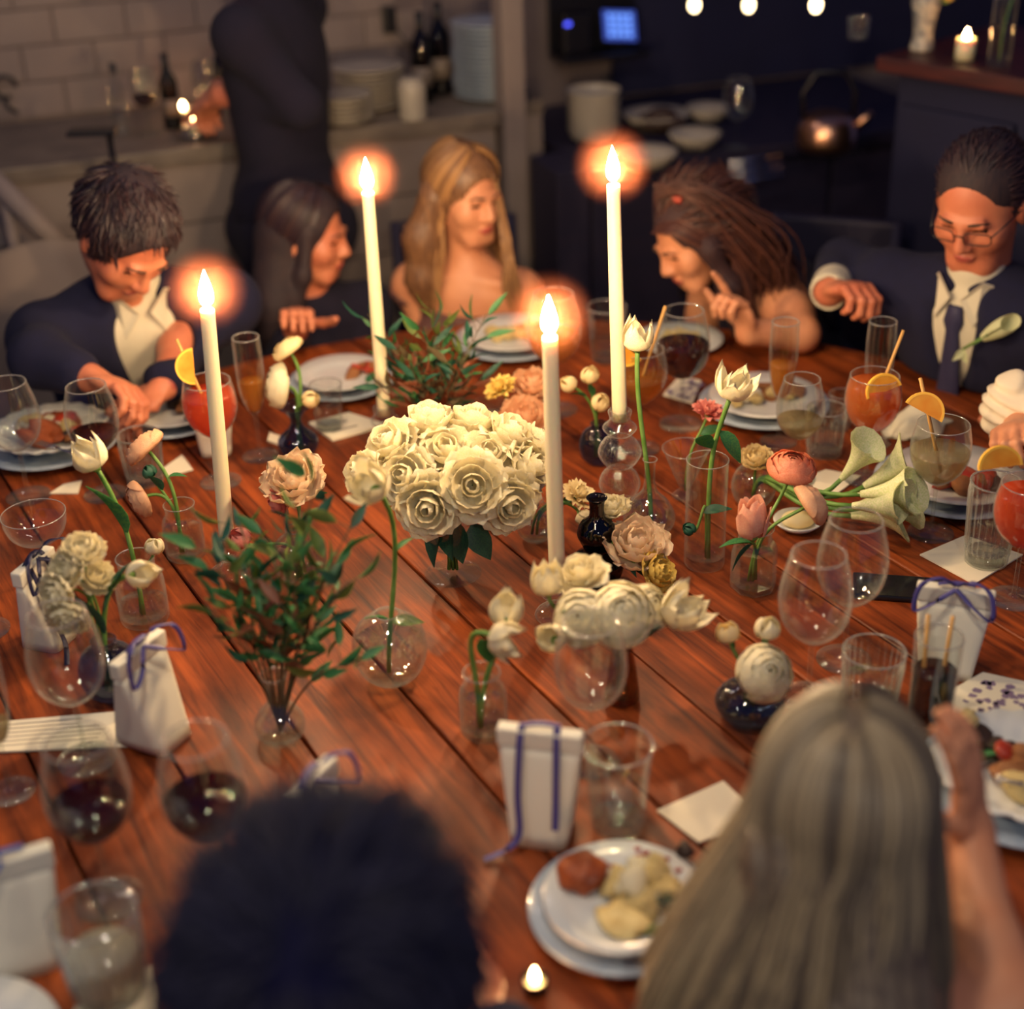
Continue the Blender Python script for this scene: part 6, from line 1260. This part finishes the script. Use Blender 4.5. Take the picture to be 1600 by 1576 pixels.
# black shelf with tablet on the taupe wall
SH = RM @ Matrix.Translation((0, .46, 0)); pA = None
def onwall(px, py, t=.5):                     # point on the plane y=t of the room frame
    d = sight(px, py); Ri = RM.inverted(); o = Ri @ Vector((0, 0, CAMZ)); dd = Ri.to_3x3() @ d; k = (t - o.y) / dd.y; return o + dd * k
a = onwall(868, 88, .42); b_ = onwall(1000, 96, .42)
ws = thing('wall_shelf', 'small black wall shelf carrying a lit tablet', 'shelf'); ws.matrix_world = RM
link('board', boxm('board', a.x, b_.x, .34, .484, a.z - .015, a.z + .005, .003), M['black'], ws); link('back_plate', boxm('back_plate', a.x, b_.x, .470, .484, a.z + .005, a.z + .26, .002), M['black'], ws)
c0 = onwall(968, 40, .42); tbm = RM @ Matrix.Translation((c0.x, .42, c0.z)) @ Matrix.Rotation(-.5, 4, 'X') @ Matrix.Rotation(.12, 4, 'Y')
tbl = thing('tablet_computer', 'order tablet with a glowing blue screen on the wall shelf', 'tablet'); tbl.matrix_world = tbm
link('case', boxm('case', -.062, .062, 0, .012, -.055, .055, .003), M['black'], tbl); link('stand', boxm('stand', -.02, .02, .012, .03, -.062, -.02, .003), M['black'], tbl); scr = link('screen', boxm('screen', -.055, .055, -.001, .0002, -.048, .048, 0), emit('tablet_screen', (.06, .10, .55), .55), tbl)
for r in range(4):
    for c in range(4): link('icon_tile', boxm('icon_tile', -.04 + c * .022, -.024 + c * .022, -.0018, -.0011, -.036 + r * .02, -.022 + r * .02, 0), cached('icon', lambda: emit('tablet_icon', (.16, .34, 1.0), .9)), scr)
c0 = onwall(898, 70, .42); lb_ = thing('card_reader', 'black card reader beside the tablet with a blue lamp', 'card reader'); lb_.matrix_world = RM @ Matrix.Translation((c0.x, .39, a.z + .0065)); link('case', boxm('case', -.045, .045, 0, .06, 0, .12, .006), M['black'], lb_); link('lamp', boxm('lamp', -.043, -.026, -.002, 0, .088, .098, 0), emit('blue_lamp', (.08, .1, 1), 2.2), lb_)
# wall switch, hook, stand
c0 = onwall(607, 30, .5); sw = thing('wall_hook', 'small black wall hook with a cord above the ledge', 'hook'); sw.matrix_world = RM @ Matrix.Translation((c0.x, .505, c0.z)); link('plate', boxm('plate', -.022, .022, -.02, .0, -.04, .04, .006), M['black'], sw); v, f = tube([(.01, -.012, -.02), (.05, -.015, -.07), (.09, -.015, -.12)], .003, 6); link('cord', mesh('cord', v, f), M['black'], sw)
c0 = onwall(8, 135, .5); hk = thing('coat_hook', 'black curled iron coat hook on the tiled wall', 'hook'); hk.matrix_world = RM @ Matrix.Translation((c0.x, .5, c0.z)); link('curl', mesh('curl', *tube([(.03 * math.cos(q * .5), -.01, .03 * math.sin(q * .5)) for q in range(11)], .006, 7)), M['black'], hk); link('shank', mesh('shank', *tube([(-.02, -.008, -.02), (.0, -.008, -.06), (.02, -.012, -.075)], .006, 7)), M['black'], hk)
p0 = V(181, 275, 3.68); st = thing('stanchion', 'thin dark stand with a flat top by the counter', 'stand', (p0.x, p0.y, 0)); ztop = V(181, 208, 3.68).z; link('pole', mesh('pole', *tube([(0, 0, .01), (0, 0, ztop)], .008, 8)), M['black'], st); link('top_bar', boxm('top_bar', -.10, .02, -.03, .03, ztop, ztop + .012, .003), M['black'], st); link('base', mesh('base', *lathe([(0, 0), (.13, 0), (.12, .015), (0, .02)], 28)), M['black'], st)
# sloping handrail at the far edge
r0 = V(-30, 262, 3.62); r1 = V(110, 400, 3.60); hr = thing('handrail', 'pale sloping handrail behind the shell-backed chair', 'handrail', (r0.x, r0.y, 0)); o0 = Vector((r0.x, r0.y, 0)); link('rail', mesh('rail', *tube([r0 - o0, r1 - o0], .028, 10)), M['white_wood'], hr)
for u in (.25, .8): q = r0.lerp(r1, u) - o0; link('baluster', mesh('baluster', *tube([(q.x, q.y, 0), tuple(q)], .016, 8)), M['white_wood'], hr)
# bar top things
def onbar(px, py): return T(px, py, BZ)
vb = onbar(1440, 78); t = thing('ceramic_vase', 'white ceramic vase with blue flowers painted on the bar', 'vase', vb); link('body', mesh('body', *lathe(prof2([(0, 0), (.026, 0), (.03, .01), (.024, .04), (.03, .09), (.036, .12), (.03, .15), (.034, .17), (.03, .168), (.02, .1), (0, .09)], 3), 28)), pm('painted_china', sv((214, 206, 190)), .3, sv((84, 96, 110)), 45.), t)
for k, (dx, dz, mt) in enumerate([(.05, .12, 'yellow'), (.075, .15, 'cream'), (.02, .19, 'cream')]): flower('bud', 'small %s bloom in the painted vase on the bar' % ('yellow', 'cream drooping', 'cream upright')[k], vb + Vector((0, 0, .1)), vb + Vector((0, 0, .18)), vb + Vector((dx, -.01, dz)), (dx, 0, .3), .022, M[mt])
cb = onbar(1507, 92); t = thing('pillar_candle', 'short lit pillar candle on the bar', 'candle', cb); link('wax', mesh('wax', *lathe([(0, 0), (.024, 0), (.024, .05), (.02, .05), (.017, .044), (0, .044)], 24)), M['wax'], t); link('flame', flame_mesh(.028, .008), M['small_flame'], t, Matrix.Translation((0, 0, .047)))
for px, py, lb in [(1560, 102, 'tall clear glass vase with stems on the bar'), ]:
    vase('cyl', lb, onbar(px, py), 'glass_edge', .8, .4); leafb = onbar(px, py)
    flower('bud', 'green stem leaning in the clear bar vase', leafb + Vector((0, 0, .01)), leafb + Vector((0, 0, .14)), leafb + Vector((.04, 0, .24)), (.3, 0, 1), .02, M['leaf_d'])
tumbler('lowribbed', 'short tumbler beyond the painted vase on the bar', onbar(1340, 60), .6, None)
for k, px in enumerate((1085, 1170, 1275)):  # emissive beads on cords, added in place of warm reflections on glassware
    q = V(px, 8, 4.0 - .2 * k); t = thing('glint_bead', 'small glowing bead added for a warm glint over the sideboard', 'lamp', q, 0, 'added warm glints over the sideboard'); link('bulb', mesh('bulb', *ico((.016, .016, .02), 2)), emit('glint_glow%d' % k, (1, .75, .4), 5.), t); link('cord', mesh('cord', *tube([(0, 0, .018), (0, 0, 1.0)], .002, 5)), M['black'], t)
